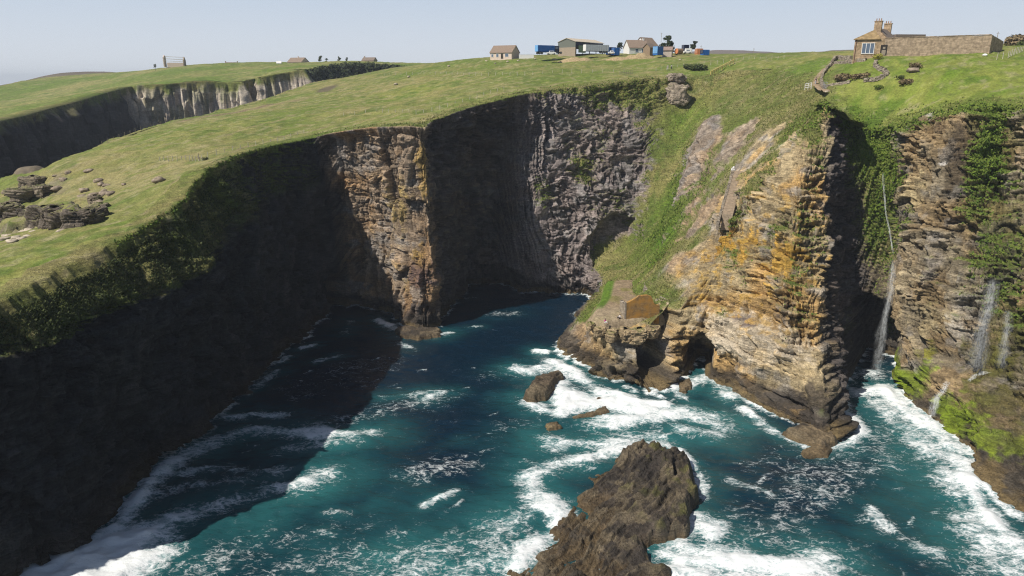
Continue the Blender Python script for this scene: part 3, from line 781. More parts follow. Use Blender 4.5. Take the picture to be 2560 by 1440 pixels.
fcol = mix(fcol, A((.20, .165, .14)), (ss(.5, .65, fbm2(fs[:, None] / 10 + 0 * zz, zz / 8, 3, 411)) * .7)[..., None])
darkw = 1 - ss(-208, -200, FV[..., 0] + 0)          # shaded wall of the inlet
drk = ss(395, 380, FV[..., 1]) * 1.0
fcol = mix(fcol, A((.05, .047, .045)) * (.5 + bv)[..., None], drk[..., None])  # shade of the inlet wall painted into the rock colour
gtop = 1 - ss(.01, .10, tv[None] + .12 * (fbm2(fs[:, None] / 5 + 0 * zz, zz / 5, 3, 413) - .5))
fgr = ss(.55, .66, fbm2(fs[:, None] / 6 + 0 * zz, zz / 14, 3, 415)) * .45
ft = turf_colour(FV[..., 0], FV[..., 1], FV[..., 2])
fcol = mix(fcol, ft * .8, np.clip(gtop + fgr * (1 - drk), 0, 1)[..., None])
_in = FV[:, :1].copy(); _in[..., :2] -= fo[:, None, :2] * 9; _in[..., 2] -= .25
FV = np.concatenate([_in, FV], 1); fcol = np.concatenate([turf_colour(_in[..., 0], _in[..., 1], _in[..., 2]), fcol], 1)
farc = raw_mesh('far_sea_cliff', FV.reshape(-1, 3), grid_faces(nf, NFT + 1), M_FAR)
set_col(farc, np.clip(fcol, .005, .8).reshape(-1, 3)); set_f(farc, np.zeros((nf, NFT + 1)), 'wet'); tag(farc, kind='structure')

FC = [tuple(p) for p in FARL]
for a in [(0,206,700),(90,199,690),(180,188,660),(300,182,640),(430,167,600),(560,160,570),(740,158,560),(870,152,560),(1000,161,600),(1100,158,600),
          (100,250,480),(300,205,500),(500,180,480),(600,180,480),(740,168,470),(200,225,520),(-200,220,700),(-200,300,400)]:
    FC.append(tuple(P(*a)))
FC += [(-600, 900, 40), (-200, 900, 62), (0, 800, 72), (-700, 600, 30), (-500, 350, 30), (0, 600, 73)]
TF = fit_tps(np.array(FC), .01)
fx = np.linspace(-420, 60, 300); fy = np.linspace(170, 900, 400)
FX, FY = np.meshgrid(fx, fy, indexing='ij')
FZ = eval_tps(TF, FX, FY) + (fbm2(FX / 6, FY / 6, 3, 421) - .5) * 1.2
fpol = np.concatenate([fl[::4, :2] - fo[::4, :2] * 1.0, [(60, 470), (60, 900), (-420, 900), (-420, 170)]])
fin = inside(FX, FY, fpol)
gi = np.arange(FX.size).reshape(FX.shape)
fq = np.stack([gi[:-1, :-1], gi[1:, :-1], gi[1:, 1:], gi[:-1, 1:]], -1).reshape(-1, 4)
fq = fq[fin.ravel()[fq].all(1)]
used = np.zeros(FX.size, bool); used[fq.ravel()] = True; rem = np.cumsum(used) - 1
ffc = turf_colour(FX * .6, FY * .6, FZ) * A((.95, 1.0, 1.0))
farf = raw_mesh('far_grassland', np.stack([FX, FY, FZ], -1).reshape(-1, 3)[used], rem[fq], M_FAR)
set_col(farf, np.clip(ffc, .01, .8).reshape(-1, 3)[used]); set_f(farf, np.zeros(used.sum()), 'wet'); tag(farf, kind='structure')
def far_ground(x, y): return eval_tps(TF, x, y)

# moorland hills on the skyline
def hill(name, pts, Yd, depth, col):
    rows = []
    top = np.array([P(px, py, Yd) for px, py in pts])
    k = np.linspace(0, len(top) - 1, 80)
    top = np.stack([np.interp(k, np.arange(len(top)), top[:, j]) for j in range(3)], -1)
    top[:, 2] = gsmooth(top[:, 2:3], 3, 0)[:, 0] + (fbm2(top[:, 0] / 30, top[:, 1] * 0, 3, 431) - .5) * Yd * .002
    for tq in np.linspace(-1, 1, 15):
        q = top.copy(); q[:, 1] += tq * depth; q[:, 2] = 40 + (top[:, 2] - 40) * (1 - tq * tq)
        rows.append(q)
    R = np.stack(rows, 1)
    o = raw_mesh(name, R.reshape(-1, 3), grid_faces(*R.shape[:2]), M_FAR, True)
    set_col(o, A(col) * (.8 + .4 * fbm2(R[..., 0] / 40, R[..., 1] / 40, 3, 433))[..., None].reshape(-1, 1)); set_f(o, np.zeros(R.shape[:2]), 'wet')
    return tag(o, kind='structure')
hill('moor_hill', [(1560, 150), (1700, 132), (1770, 126), (1820, 125), (1880, 129), (1950, 131), (2020, 131), (2080, 126), (2130, 124), (2300, 124), (2700, 122), (3000, 130)], 1500, 260, (.15, .12, .10))
hill('heather_hill', [(20, 215), (100, 200), (150, 186), (185, 179), (260, 179), (330, 182), (420, 186), (520, 200)], 900, 120, (.14, .115, .085))

# ------------------------------------------------------------------ the sea
def sea_mat():
    m, nt, b = new_mat('sea_water_with_foam')
    L = nt.links.new
    fo = N(nt, 'ShaderNodeAttribute', attribute_name='foam')
    ae = N(nt, 'ShaderNodeAttribute', attribute_name='aer')
    geo = N(nt, 'ShaderNodeNewGeometry')
    # warped coordinates for the lace
    wn_ = N(nt, 'ShaderNodeTexNoise'); wn_.inputs['Scale'].default_value = .32; wn_.inputs['Detail'].default_value = 5
    L(geo.outputs['Position'], wn_.inputs['Vector'])
    ws = N(nt, 'ShaderNodeVectorMath', operation='MULTIPLY_ADD'); ws.inputs[1].default_value = (5.5, 5.5, 0); 
    L(wn_.outputs['Color'], ws.inputs[0]); L(geo.outputs['Position'], ws.inputs[2])
    def lace(scale, wd):
        v = N(nt, 'ShaderNodeTexVoronoi', feature='DISTANCE_TO_EDGE'); v.inputs['Scale'].default_value = scale
        L(ws.outputs[0], v.inputs['Vector'])
        r = N(nt, 'ShaderNodeMapRange'); r.inputs['From Min'].default_value = 0; r.inputs['From Max'].default_value = wd
        r.inputs['To Min'].default_value = 1; r.inputs['To Max'].default_value = 0
        L(v.outputs['Distance'], r.inputs['Value']); return r.outputs[0]
    def ma(op, a, c):
        k = N(nt, 'ShaderNodeMath', operation=op)
        for j, q in enumerate((a, c)):
            if isinstance(q, (int, float)): k.inputs[j].default_value = q
            else: L(q, k.inputs[j])
        return k.outputs[0]
    def thread(scale, wd, seed):
        """thin curling threads of froth"""
        n_ = N(nt, 'ShaderNodeTexNoise'); n_.inputs['Scale'].default_value = scale; n_.inputs['Detail'].default_value = 3.5; n_.inputs['Roughness'].default_value = .55; n_.inputs['Distortion'].default_value = .9
        of_ = N(nt, 'ShaderNodeVectorMath', operation='ADD'); of_.inputs[1].default_value = (seed, -seed, 0); st_ = N(nt, 'ShaderNodeMapping'); st_.inputs['Rotation'].default_value = (0, 0, .45); st_.inputs['Scale'].default_value = (.8, 1.35, 1)
        L(geo.outputs['Position'], of_.inputs[0]); L(of_.outputs[0], st_.inputs['Vector']); L(st_.outputs[0], n_.inputs['Vector'])
        r = N(nt, 'ShaderNodeMapRange'); r.inputs['From Min'].default_value = 0; r.inputs['From Max'].default_value = wd; r.inputs['To Min'].default_value = 1; r.inputs['To Max'].default_value = 0
        L(ma('ABSOLUTE', ma('SUBTRACT', n_.outputs[0], .5), 0), r.inputs['Value']); return r.outputs[0], n_.outputs[0]
    l1, n1o = thread(.30, .075, 3.1); l2, n2o = thread(.85, .085, 11.7); l3, n3o = thread(2.2, .11, 29.3)
    n1 = N(nt, 'ShaderNodeTexNoise'); n1.inputs['Scale'].default_value = .42; n1.inputs['Detail'].default_value = 9; n1.inputs['Roughness'].default_value = .66
    L(ws.outputs[0], n1.inputs['Vector'])
    pat = ma('ADD', ma('ADD', ma('MULTIPLY', l1, .26), ma('MULTIPLY', l2, .26)), ma('ADD', ma('MULTIPLY', l3, .16), ma('MULTIPLY', n1.outputs[0], .62)))
    s = ma('ADD', ma('MULTIPLY', fo.outputs['Fac'], 1.0), ma('SUBTRACT', pat, 1.14))
    fm = N(nt, 'ShaderNodeMapRange', interpolation_type='SMOOTHSTEP'); fm.inputs['From Min'].default_value = -.16; fm.inputs['From Max'].default_value = .50
    L(s, fm.inputs['Value'])
    # water: deep teal, paler and greener where it is full of air
    mixw = N(nt, 'ShaderNodeMix', data_type='RGBA'); mixw.inputs['A'].default_value = (.0014, .0135, .0285, 1); mixw.inputs['B'].default_value = (.028, .150, .148, 1)
    n3 = N(nt, 'ShaderNodeTexNoise'); n3.inputs['Scale'].default_value = .12; n3.inputs['Detail'].default_value = 4
    L(ws.outputs[0], n3.inputs['Vector'])
    am = ma('MULTIPLY', ae.outputs['Fac'], ma('ADD', n3.outputs[0], .25))
    L(am, mixw.inputs['Factor'])
    milk = N(nt, 'ShaderNodeMix', data_type='RGBA'); milk.inputs['B'].default_value = (.16, .33, .34, 1); L(mixw.outputs['Result'], milk.inputs['A'])
    mk = N(nt, 'ShaderNodeMapRange'); mk.inputs['From Min'].default_value = .5; mk.inputs['From Max'].default_value = 1.15; mk.inputs['To Max'].default_value = .95; L(ma('ADD', fo.outputs['Fac'], ma('MULTIPLY', ma('SUBTRACT', n1.outputs[0], .5), .9)), mk.inputs['Value']); L(mk.outputs[0], milk.inputs['Factor'])
    mixc = N(nt, 'ShaderNodeMix', data_type='RGBA'); mixc.inputs['B'].default_value = (.78, .80, .80, 1)
    L(milk.outputs['Result'], mixc.inputs['A']); L(fm.outputs[0], mixc.inputs['Factor'])
    L(mixc.outputs['Result'], b.inputs['Base Color'])
    ro = N(nt, 'ShaderNodeMapRange'); ro.inputs['To Min'].default_value = .16; ro.inputs['To Max'].default_value = .9
    L(fm.outputs[0], ro.inputs['Value']); L(ro.outputs[0], b.inputs['Roughness'])
    b.inputs['IOR'].default_value = 1.33
    n2 = N(nt, 'ShaderNodeTexNoise'); n2.inputs['Scale'].default_value = 1.1; n2.inputs['Detail'].default_value = 6; n2.inputs['Roughness'].default_value = .6
    mp = N(nt, 'ShaderNodeMapping'); mp.inputs['Scale'].default_value = (.7, 1.3, 1); mp.inputs['Rotation'].default_value = (0, 0, .5)
    L(geo.outputs['Position'], mp.inputs['Vector']); L(mp.outputs[0], n2.inputs['Vector'])
    hh = ma('ADD', n2.outputs[0], ma('MULTIPLY', fm.outputs[0], .35))
    bp = N(nt, 'ShaderNodeBump'); bp.inputs['Strength'].default_value = .42; bp.inputs['Distance'].default_value = .5
    L(hh, bp.inputs['Height']); L(bp.outputs[0], b.inputs['Normal'])
    return m
M_SEA = sea_mat()
sx = axis(-5000, 5000, .4, -75, 95, 1.25); sy = axis(-400, 6000, .4, 62, 206, 1.25)
WX, WY = np.meshgrid(sx, sy, indexing='ij')
foam = np.zeros_like(WX); aer = np.zeros_like(WX); RNG0 = np.random.default_rng(3)
wob = (fbm2(WX / 6, WY / 6, 4, 501) - .5); brk = ss(.3, .7, fbm2(WX / 7, WY / 5, 3, 503))
def stroke(pts, width, a, air=None, aw=2.2):
    global foam, aer
    a = a * (.80 + .36 * brk); width = width * 1.2
    q = np.array([W(*p) for p in pts])
    d = line_dist(q, WX, WY) + wob * width * 1.3
    foam = np.maximum(foam, a * np.exp(-(np.maximum(d, 0) / width) ** 2))
    aer = np.maximum(aer, (air if air is not None else a * .8) * np.exp(-(np.maximum(d, 0) / (width * aw)) ** 2))
for s_ in [
  ([(-100, 1430), (100, 1415), (250, 1385), (340, 1340)], 4.0, 1.12), ([(-50, 1500), (150, 1450), (300, 1420)], 5.0, 1.05),
  ([(235, 1365), (310, 1290), (385, 1185), (440, 1150)], 2.4, .92), ([(250, 1370), (450, 1290), (640, 1240), (820, 1185)], 2.8, .80, .9, 2.6),
  ([(400, 1190), (560, 1175), (700, 1180)], 2.0, .62), ([(330, 1240), (480, 1220), (600, 1200)], 2.6, .66),
  ([(480, 1130), (570, 1090), (640, 1075), (760, 1085), (860, 1090), (935, 1080)], 2.3, .84, .9, 2.2), ([(700, 1120), (800, 1110), (900, 1100)], 2.0, .6, .9),
  ([(560, 1045), (640, 1035), (700, 1040)], 1.6, .75), ([(595, 1000), (650, 960), (690, 930)], 1.5, .75), ([(700, 905), (720, 890)], 1.2, .6),
  ([(755, 870), (790, 860)], 1.1, .75), ([(785, 905), (850, 890)], 1.1, .6), ([(860, 830), (880, 800)], 1.5, .5),
  ([(945, 800), (975, 815), (1010, 838), (1095, 838), (1120, 830)], 1.6, .93, .5), ([(1000, 860), (1020, 868)], 1.5, .6, .2), ([(1170, 818), (1200, 816)], 1.0, .8, .2),
  ([(960, 992), (1060, 985), (1130, 978)], 1.3, .62), ([(1060, 1000), (1100, 985)], 1.4, .72), ([(1220, 790), (1290, 780)], 2.0, .45, .1), ([(1130, 745), (1180, 742)], 2, .45, .1),
  ([(1060, 1265), (1140, 1225)], 1.0, .78), ([(820, 1280), (870, 1285)], 1.0, .8), ([(980, 1190), (1010, 1200)], 1.0, .62), ([(830, 1340), (800, 1330)], 1.0, .66),
  ([(1300, 1300), (1200, 1350), (1100, 1390), (950, 1430)], 3.6, .64, .9), ([(1250, 1400), (1100, 1440), (1000, 1450)], 3.2, .66, .9),
  ([(1290, 925), (1330, 930), (1400, 905)], 2.2, .90), ([(1340, 875), (1365, 880)], 1.4, .9), ([(1385, 905), (1440, 940), (1500, 975), (1600, 1010), (1660, 1012)], 2.4, 1.05),
  ([(1400, 960), (1430, 1000), (1400, 1040)], 3.2, 1.0), ([(1420, 1010), (1530, 1010), (1620, 1030)], 3.4, .98), ([(1320, 1010), (1370, 1030)], 2.4, .92),
  ([(1480, 1060), (1600, 1050), (1700, 1030), (1790, 1060)], 3.0, .90, 1.0, 2.2), ([(1700, 1075), (1790, 1085)], 2.6, .75, 1.0), ([(1380, 1100), (1500, 1110), (1650, 1090)], 3.4, .78, 1.0, 2.2),
  ([(1310, 1190), (1380, 1170), (1480, 1140), (1600, 1115), (1660, 1110)], 2.3, .98, .9), ([(1330, 1180), (1330, 1240), (1400, 1280), (1390, 1320)], 2.6, .95, .9), ([(1390, 1330), (1320, 1370), (1290, 1440)], 2.2, .92, .9),
  ([(1640, 1105), (1700, 1130), (1730, 1165)], 1.3, 1.0, .6), ([(1745, 1190), (1760, 1240)], 1.6, .72, .6),
  ([(1690, 1340), (1740, 1300), (1780, 1330)], 2.2, 1.05), ([(1680, 1370), (1760, 1400), (1900, 1410), (2050, 1420)], 3.2, .98, 1.0), ([(1690, 1440), (1850, 1460), (2050, 1460)], 3.6, .92, 1.0),
  ([(1690, 965), (1720, 960), (1780, 940), (1820, 985)], 2.2, .96, .9), ([(1660, 950), (1700, 990)], 1.6, .8),
  ([(1860, 1020), (1930, 1075), (1960, 1095), (2050, 1130), (2110, 1110)], 1.5, .98, .6), ([(2110, 1000), (2130, 1050), (2150, 1090), (2100, 1120)], 1.9, .98, .7),
  ([(2140, 985), (2210, 975), (2260, 1000)], 2.6, .9, .9), ([(2110, 940), (2160, 930), (2190, 935)], 3, .62, .3), ([(2220, 985), (2290, 1040), (2350, 1090), (2400, 1130)], 2.1, 1.08, .9),
  ([(2200, 1010), (2270, 1070), (2330, 1140), (2380, 1230), (2440, 1320)], 4.0, .68, .9), ([(2400, 1150), (2425, 1210), (2440, 1260), (2500, 1320), (2570, 1390)], 2.3, 1.05, .9), ([(2330, 1120), (2420, 1290), (2560, 1430)], 3.8, .74, .8),
  ([(1830, 1200), (1900, 1225), (1930, 1240)], 1.2, .68, .2), ([(2180, 1280), (2220, 1320)], 1.4, .66, .2), ([(1990, 1210), (2090, 1240)], 1.2, .5, .2), ([(2290, 1370), (2330, 1380)], 1.4, .66), ([(2180, 1300), (2250, 1350)], 2, .5)]:
    stroke(*s_)
# surf hugging every rock
kd = KDTree(ns)
zrow = np.argmin(np.abs(V[:, :80, 2]), axis=1)
wl = V[np.arange(ns), zrow]
sh = np.full(WX.shape, 1e3)
for p in wl[::3]:
    m_ = (np.abs(WX - p[0]) < 9) & (np.abs(WY - p[1]) < 9) if False else None
ix = np.searchsorted(sx, wl[:, 0]); iy = np.searchsorted(sy, wl[:, 1])
for p, a, b_ in zip(wl[::2], ix[::2], iy[::2]):
    s0, s1, t0, t1 = max(a - 16, 0), a + 16, max(b_ - 16, 0), b_ + 16
    sub = sh[s0:s1, t0:t1]
    np.minimum(sub, np.hypot(WX[s0:s1, t0:t1] - p[0], WY[s0:s1, t0:t1] - p[1]), out=sub)
calm = ((WY > 150) & (WX < 22)) | (WX < -40)
foam = np.maximum(foam, np.exp(-(sh / 1.3) ** 2) * np.where(calm, .62, .86) * (.6 + .9 * fbm2(WX / 5, WY / 5, 3, 511)))
# broken water in the open: scattered whitecaps and drifting streaks
opn = ss(165, 120, WY) * ss(-54, -34, WX) + .3 * ss(185, 160, WY)
drift = fbm2((WX * .8 + WY * .4) / 15, (WY * .8 - WX * .4) / 7, 4, 523)
foam = np.maximum(foam, np.clip(opn, 0, 1) * (.15 + .30 * ss(.42, .74, drift)))
for k in range(110):
    cx_, cy_ = RNG0.uniform(-45, 75), RNG0.uniform(72, 150); an_ = RNG0.normal(.45, .35); ln_, wd_ = RNG0.uniform(.7, 2.4), RNG0.uniform(.25, .55)
    u_ = (WX - cx_) * math.cos(an_) + (WY - cy_) * math.sin(an_); v_ = -(WX - cx_) * math.sin(an_) + (WY - cy_) * math.cos(an_) - .06 * u_ ** 2
    foam = np.maximum(foam, RNG0.uniform(.5, .8) * np.exp(-(u_ / ln_) ** 2 - (v_ / wd_) ** 2) * (opn > .3))
for (px, py, r, a) in [(620, 1290, 9, .75), (450, 1390, 9, .7), (800, 1400, 12, .45), (1150, 1430, 9, .6), (1000, 1330, 10, .4), (2250, 1200, 8, .4), (1500, 1060, 10, .6)]:
    c_ = W(px, py); aer = np.maximum(aer, a * np.exp(-((WX - c_[0]) ** 2 + (WY - c_[1]) ** 2) / r ** 2))
aer = np.maximum(aer, .45 * ss(.45, .72, fbm2(WX / 14, WY / 9, 3, 525)) * ss(130, 92, WY) * ss(-60, -20, WX))
inn = (np.abs(WX - 5) < 95) & (WY > 55) & (WY < 215)
wz = (fbm2(WX / 7 + WY / 20, WY / 4, 4, 531) - .5) * .9 + (fbm2(WX / 1.6, WY / 1.1, 3, 535) - .5) * .35
wz = wz * inn + foam * .35 * inn + np.where(foam > .8, (foam - .8) * 2.2 * fbm2(WX / 2, WY / 2, 3, 537), 0) * inn
sea = raw_mesh('sea', np.stack([WX, WY, wz - .1], -1).reshape(-1, 3), grid_faces(len(sx), len(sy)), M_SEA, True)
set_f(sea, foam, 'foam'); set_f(sea, aer, 'aer'); tag(sea, kind='structure')

# ------------------------------------------------------------------ rocks standing in the water
def rock_bed(P2, dip_dir, dip, sc):
    """height of tilted slabs: long gentle bedding planes ending in short steep steps"""
    u = P2[..., 0] * math.cos(dip_dir) + P2[..., 1] * math.sin(dip_dir)
    v = -P2[..., 0] * math.sin(dip_dir) + P2[..., 1] * math.cos(dip_dir)
    u = u + (fbm2(P2[..., 0] / 7, P2[..., 1] / 7, 3, 605) - .5) * 3.0 * sc + (_h(np.floor(v / (3.4 * sc) + 2 * (fbm2(u / 5, v / 5, 2, 607) - .5)), 1) - .5) * 1.6 * sc
    a, ea = blocks(v, u, 6 * sc, 2.9 * sc, 601); b, eb = blocks(v, u, 2.8 * sc, 1.2 * sc, 602); c, ec = blocks(v, u, 1.2 * sc, .5 * sc, 603)
    def sw(p): f_ = u / p - np.floor(u / p); return np.where(f_ < .82, f_ / .82, (1 - f_) / .18)
    saw = .62 * sw(3.1 * sc) + .38 * sw(1.1 * sc)
    return (a - .5) * 1.0 + (b - .5) * .55 + (c - .5) * .25 - .35 * (1 - ss(0, .14, eb)) + dip * (saw - .5), a, b, c, saw
def sea_rock(name, outline, hgt, seed, label, mat=None, col=(.105, .078, .052), res=.22, dip_dir=.6, dipa=.7, peak=None, sc=1.0, fall=2.2, moss=0.0):
    """outline: waterline polygon of world points"""
    pl = np.array(outline)[:, :2]
    lo, hi = pl.min(0) - 2.5, pl.max(0) + 2.5
    xs = np.arange(lo[0], hi[0], res); ys = np.arange(lo[1], hi[1], res)
    gx_, gy_ = np.meshgrid(xs, ys, indexing='ij')
    jx = gx_ + (fbm2(gx_ / 3 / sc, gy_ / 3 / sc, 4, seed) - .5) * 3.2 * sc; jy = gy_ + (fbm2(gx_ / 3 / sc, gy_ / 3 / sc, 4, seed + 1) - .5) * 3.2 * sc
    insd = inside(jx, jy, pl)
    cl = np.concatenate([pl, pl[:1]])
    d = line_dist(cl, jx, jy) * np.where(insd, 1, -1)
    tx, a, b, c, saw_ = rock_bed(np.stack([gx_, gy_], -1), dip_dir, dipa, sc)
    sidef = ss(-.6, fall(gx_, gy_) if callable(fall) else fall, d)
    top = hgt if peak is None else hgt * peak(gx_, gy_)
    z = -2.2 + (2.2 + top) * sidef ** .8 + tx * sc * ss(0, 1.5, d) * np.clip(hgt / 4, .3, 1) + (fbm2(gx_ / 2, gy_ / 2, 3, seed + 3) - .5) * .8 * sc * ss(-.5, 1, d)
    V_ = np.stack([gx_, gy_, z], -1)
    n_ = fbm2(gx_ / 1.2, gy_ / 1.2, 4, seed + 5); nb = fbm2(gx_ / 5, gy_ / 5, 3, seed + 6)
    cc_ = A(col) * (.5 + .6 * b + .4 * c)[..., None]
    cc_ = mix(cc_, A((.20, .158, .10)) * (.6 + .8 * n_)[..., None], (ss(.42, .60, nb + .25 * (c - .5) + .3 * (saw_ - .5)) * .75)[..., None])  # tan patches, stronger on slab tops: light from above painted in
    cc_ = mix(cc_, A((.045, .038, .033)), (ss(.52, .66, fbm2(gx_ / 3, gy_ / 3, 3, seed + 8)) * .7)[..., None])
    if moss: cc_ = mix(cc_, A((.12, .125, .018)) * (.6 + .8 * n_)[..., None], (ss(.60, .70, fbm2(gx_ / 3.4, gy_ / 2.2, 3, seed + 9)) * moss * ss(1.5, 3, z))[..., None])
    wd = 1 - ss(.3, 1.3, z + (n_ - .5))
    cc_ = mix(cc_, A((.17, .115, .055)) * (.6 + .7 * n_)[..., None], (wd * .6)[..., None])
    keep = d > -1.8
    gi_ = np.arange(gx_.size).reshape(gx_.shape)
    f_ = np.stack([gi_[:-1, :-1], gi_[1:, :-1], gi_[1:, 1:], gi_[:-1, 1:]], -1).reshape(-1, 4)
    f_ = f_[keep.ravel()[f_].all(1)]
    us = np.zeros(gx_.size, bool); us[f_.ravel()] = True; rm = np.cumsum(us) - 1
    o = raw_mesh(name, V_.reshape(-1, 3)[us], rm[f_], mat or M_CLIFF)
    set_col(o, np.clip(cc_, .01, .7).reshape(-1, 3)[us]); set_f(o, (.35 + .5 * wd).ravel()[us], 'wet')
    tag(o, label, 'rock')
    return o
def WP(*pts): return [W(*p) for p in pts]
big_out = WP((1655, 1140), (1715, 1165), (1738, 1215), (1745, 1290), (1722, 1330), (1650, 1370)) + WP((1690, 1430), (1700, 1600), (1120, 1600), (1220, 1480), (1262, 1410), (1275, 1376), (1350, 1335), (1345, 1300), (1392, 1262), (1392, 1218), (1440, 1192), (1520, 1155), (1600, 1125))
sea_rock('sea_rock', big_out, 2.0, 611, 'large dark brown slabby rock in the foreground surf, the biggest rock in the water', dip_dir=2.5, dipa=1.9, moss=.5, res=.13, col=(.082, .066, .052),
         peak=lambda x, y: .35 + .55 * ss(6, 24, x) * ss(62, 88, y) + .55 * ss(12, 26, x), fall=lambda x, y: mix(5.5, 1.4, ss(10, 24, x)), sc=1.25)
sea_rock('sea_rock', WP((1308, 995), (1335, 960), (1385, 945), (1402, 950), (1392, 975), (1370, 1000), (1320, 1008)), 2.0, 621, 'dark tilted boulder in white surf left of the stone ruin headland', res=.13, sc=.5, fall=.9)
sea_rock('sea_rock', WP((1362, 945), (1400, 935), (1410, 950), (1396, 965), (1372, 958)), 1.5, 625, 'small brown boulder touching the back of the tilted boulder in the surf', res=.13, sc=.4, fall=.8)
sea_rock('sea_rock', WP((1425, 1045), (1470, 1035), (1520, 1015), (1525, 1035), (1480, 1050), (1430, 1053)), .7, 631, 'low brown reef barely breaking the surf below the ruin headland', res=.13, sc=.4, fall=.7, col=(.2, .15, .09))
sea_rock('sea_rock', WP((1355, 1062), (1400, 1055), (1405, 1072), (1370, 1078)), .6, 635, 'pale tan rock awash between the tilted boulder and the biggest sea rock', res=.13, sc=.4, fall=.7, col=(.26, .2, .1))
sea_rock('sea_rock', WP((1488, 1000), (1505, 997), (1508, 1008), (1492, 1010)), .7, 637, 'tiny brown rock alone in white foam near the ruin headland', res=.12, sc=.3, fall=.5, col=(.2, .14, .1))
sea_rock('sea_rock', WP((1950, 1085), (2000, 1065), (2085, 1085), (2100, 1110), (2060, 1130), (1990, 1110)), 1.5, 641, 'rounded tan rock with surf pouring over it at the foot of the orange headland', res=.14, sc=.5, fall=1.2, col=(.2, .15, .09))
sea_rock('sea_rock', WP((1990, 1135), (2030, 1115), (2092, 1125), (2075, 1150), (2010, 1150)), .6, 643, 'low wave washed rock just off the tip of the orange headland', res=.14, sc=.4, fall=.8, col=(.22, .16, .09))
sea_rock('sea_rock', WP((980, 832), (1010, 822), (1098, 828), (1102, 845), (1040, 852), (1000, 846)), 1.2, 645, 'flat rock ledge at the foot of the tall square pillar', res=.16, sc=.5, fall=.6, col=(.13, .1, .07))
sea_rock('sea_rock', WP((1690, 960), (1725, 945), (1738, 965), (1720, 985), (1695, 980)), .8, 647, 'small tan rock in the surf between the two sea caves', res=.14, sc=.4, fall=.8, col=(.2, .15, .09))
# ------------------------------------------------------------------ mesh builder for made things
class MB:
    def __init__(s): s.v = []; s.f = []
    def add(s, vs, fs):
        o = len(s.v); s.v += [tuple(map(float, q)) for q in vs]; s.f += [tuple(o + k for k in f) for f in fs]; return s
    def box(s, c, d, rz=0.0, top=1.0, jit=0.0):
        cx, cy, cz = c; hx, hy, hz = d[0] / 2, d[1] / 2, d[2] / 2
        ca, sa = math.cos(rz), math.sin(rz); vs = []
        for z, k in ((-hz, 1.0), (hz, top)):
            for x, y in ((-hx, -hy), (hx, -hy), (hx, hy), (-hx, hy)):
                x, y = x * k, y * k
                if jit: x += random.uniform(-jit, jit); y += random.uniform(-jit, jit); zz = z + random.uniform(-jit, jit)
                else: zz = z
                vs.append((cx + x * ca - y * sa, cy + x * sa + y * ca, cz + zz))
        return s.add(vs, [(0, 3, 2, 1), (4, 5, 6, 7), (0, 1, 5, 4), (1, 2, 6, 5), (2, 3, 7, 6), (3, 0, 4, 7)])
    def tube(s, a, b, r0, r1=None, n=6):
        r1 = r0 if r1 is None else r1
        a, b = Vector(a), Vector(b); d = (b - a).normalized()
        u = d.orthogonal().normalized(); w_ = d.cross(u)
        vs = []
        for p, r in ((a, r0), (b, r1)):
            for k in range(n):
                t = 2 * math.pi * k / n; vs.append(p + u * (r * math.cos(t)) + w_ * (r * math.sin(t)))
        fs = [(k, (k + 1) % n, n + (k + 1) % n, n + k) for k in range(n)] + [tuple(range(n - 1, -1, -1)), tuple(range(n, 2 * n))]
        return s.add(vs, fs)
    def prism(s, poly, ext):
        """polygon of 3D points swept along ext"""
        n = len(poly); e = Vector(ext); vs = [Vector(p) for p in poly] + [Vector(p) + e for p in poly]
        return s.add(vs, [tuple(range(n - 1, -1, -1)), tuple(range(n, 2 * n))] + [(k, (k + 1) % n, n + (k + 1) % n, n + k) for k in range(n)])
    def build(s, name, mat, parent=None, smooth=False):
        me = bpy.data.meshes.new(name); me.from_pydata(s.v, [], s.f)
        bm = bmesh.new(); bm.from_mesh(me); bmesh.ops.recalc_face_normals(bm, faces=bm.faces); bm.to_mesh(me); bm.free()
        if smooth: me.polygons.foreach_set('use_smooth', np.ones(len(me.polygons), dtype=bool))
        me.materials.append(mat)
        o = bpy.data.objects.new(name, me); COL.objects.link(o)
        if parent is not None: o.parent = parent
        return o
def thing(name, loc, rz, label, cat, group=None):
    o = bpy.data.objects.new(name, None); COL.objects.link(o)
    o.empty_display_size = .3
    o.location = tuple(map(float, loc)); o.rotation_euler = (0, 0, rz)
    return tag(o, label, cat, group)
def dup(root, loc, rz=None, label=None, scale=None):
    r = root.copy(); COL.objects.link(r); r.location = tuple(map(float, loc))
    if rz is not None: r.rotation_euler = (0, 0, rz)
    if scale is not None: r.scale = (scale,) * 3
    if label: r['label'] = label
    for ch in list(root.children):
        c = ch.copy(); COL.objects.link(c); c.parent = r
        for g in list(ch.children):
            d = g.copy(); COL.objects.link(d); d.parent = c
    return r
random.seed(7); RNG = np.random.default_rng(7)
def mpp(px, py, Y): return Y / ray(px, py)[1] / FPX      # metres per photo pixel

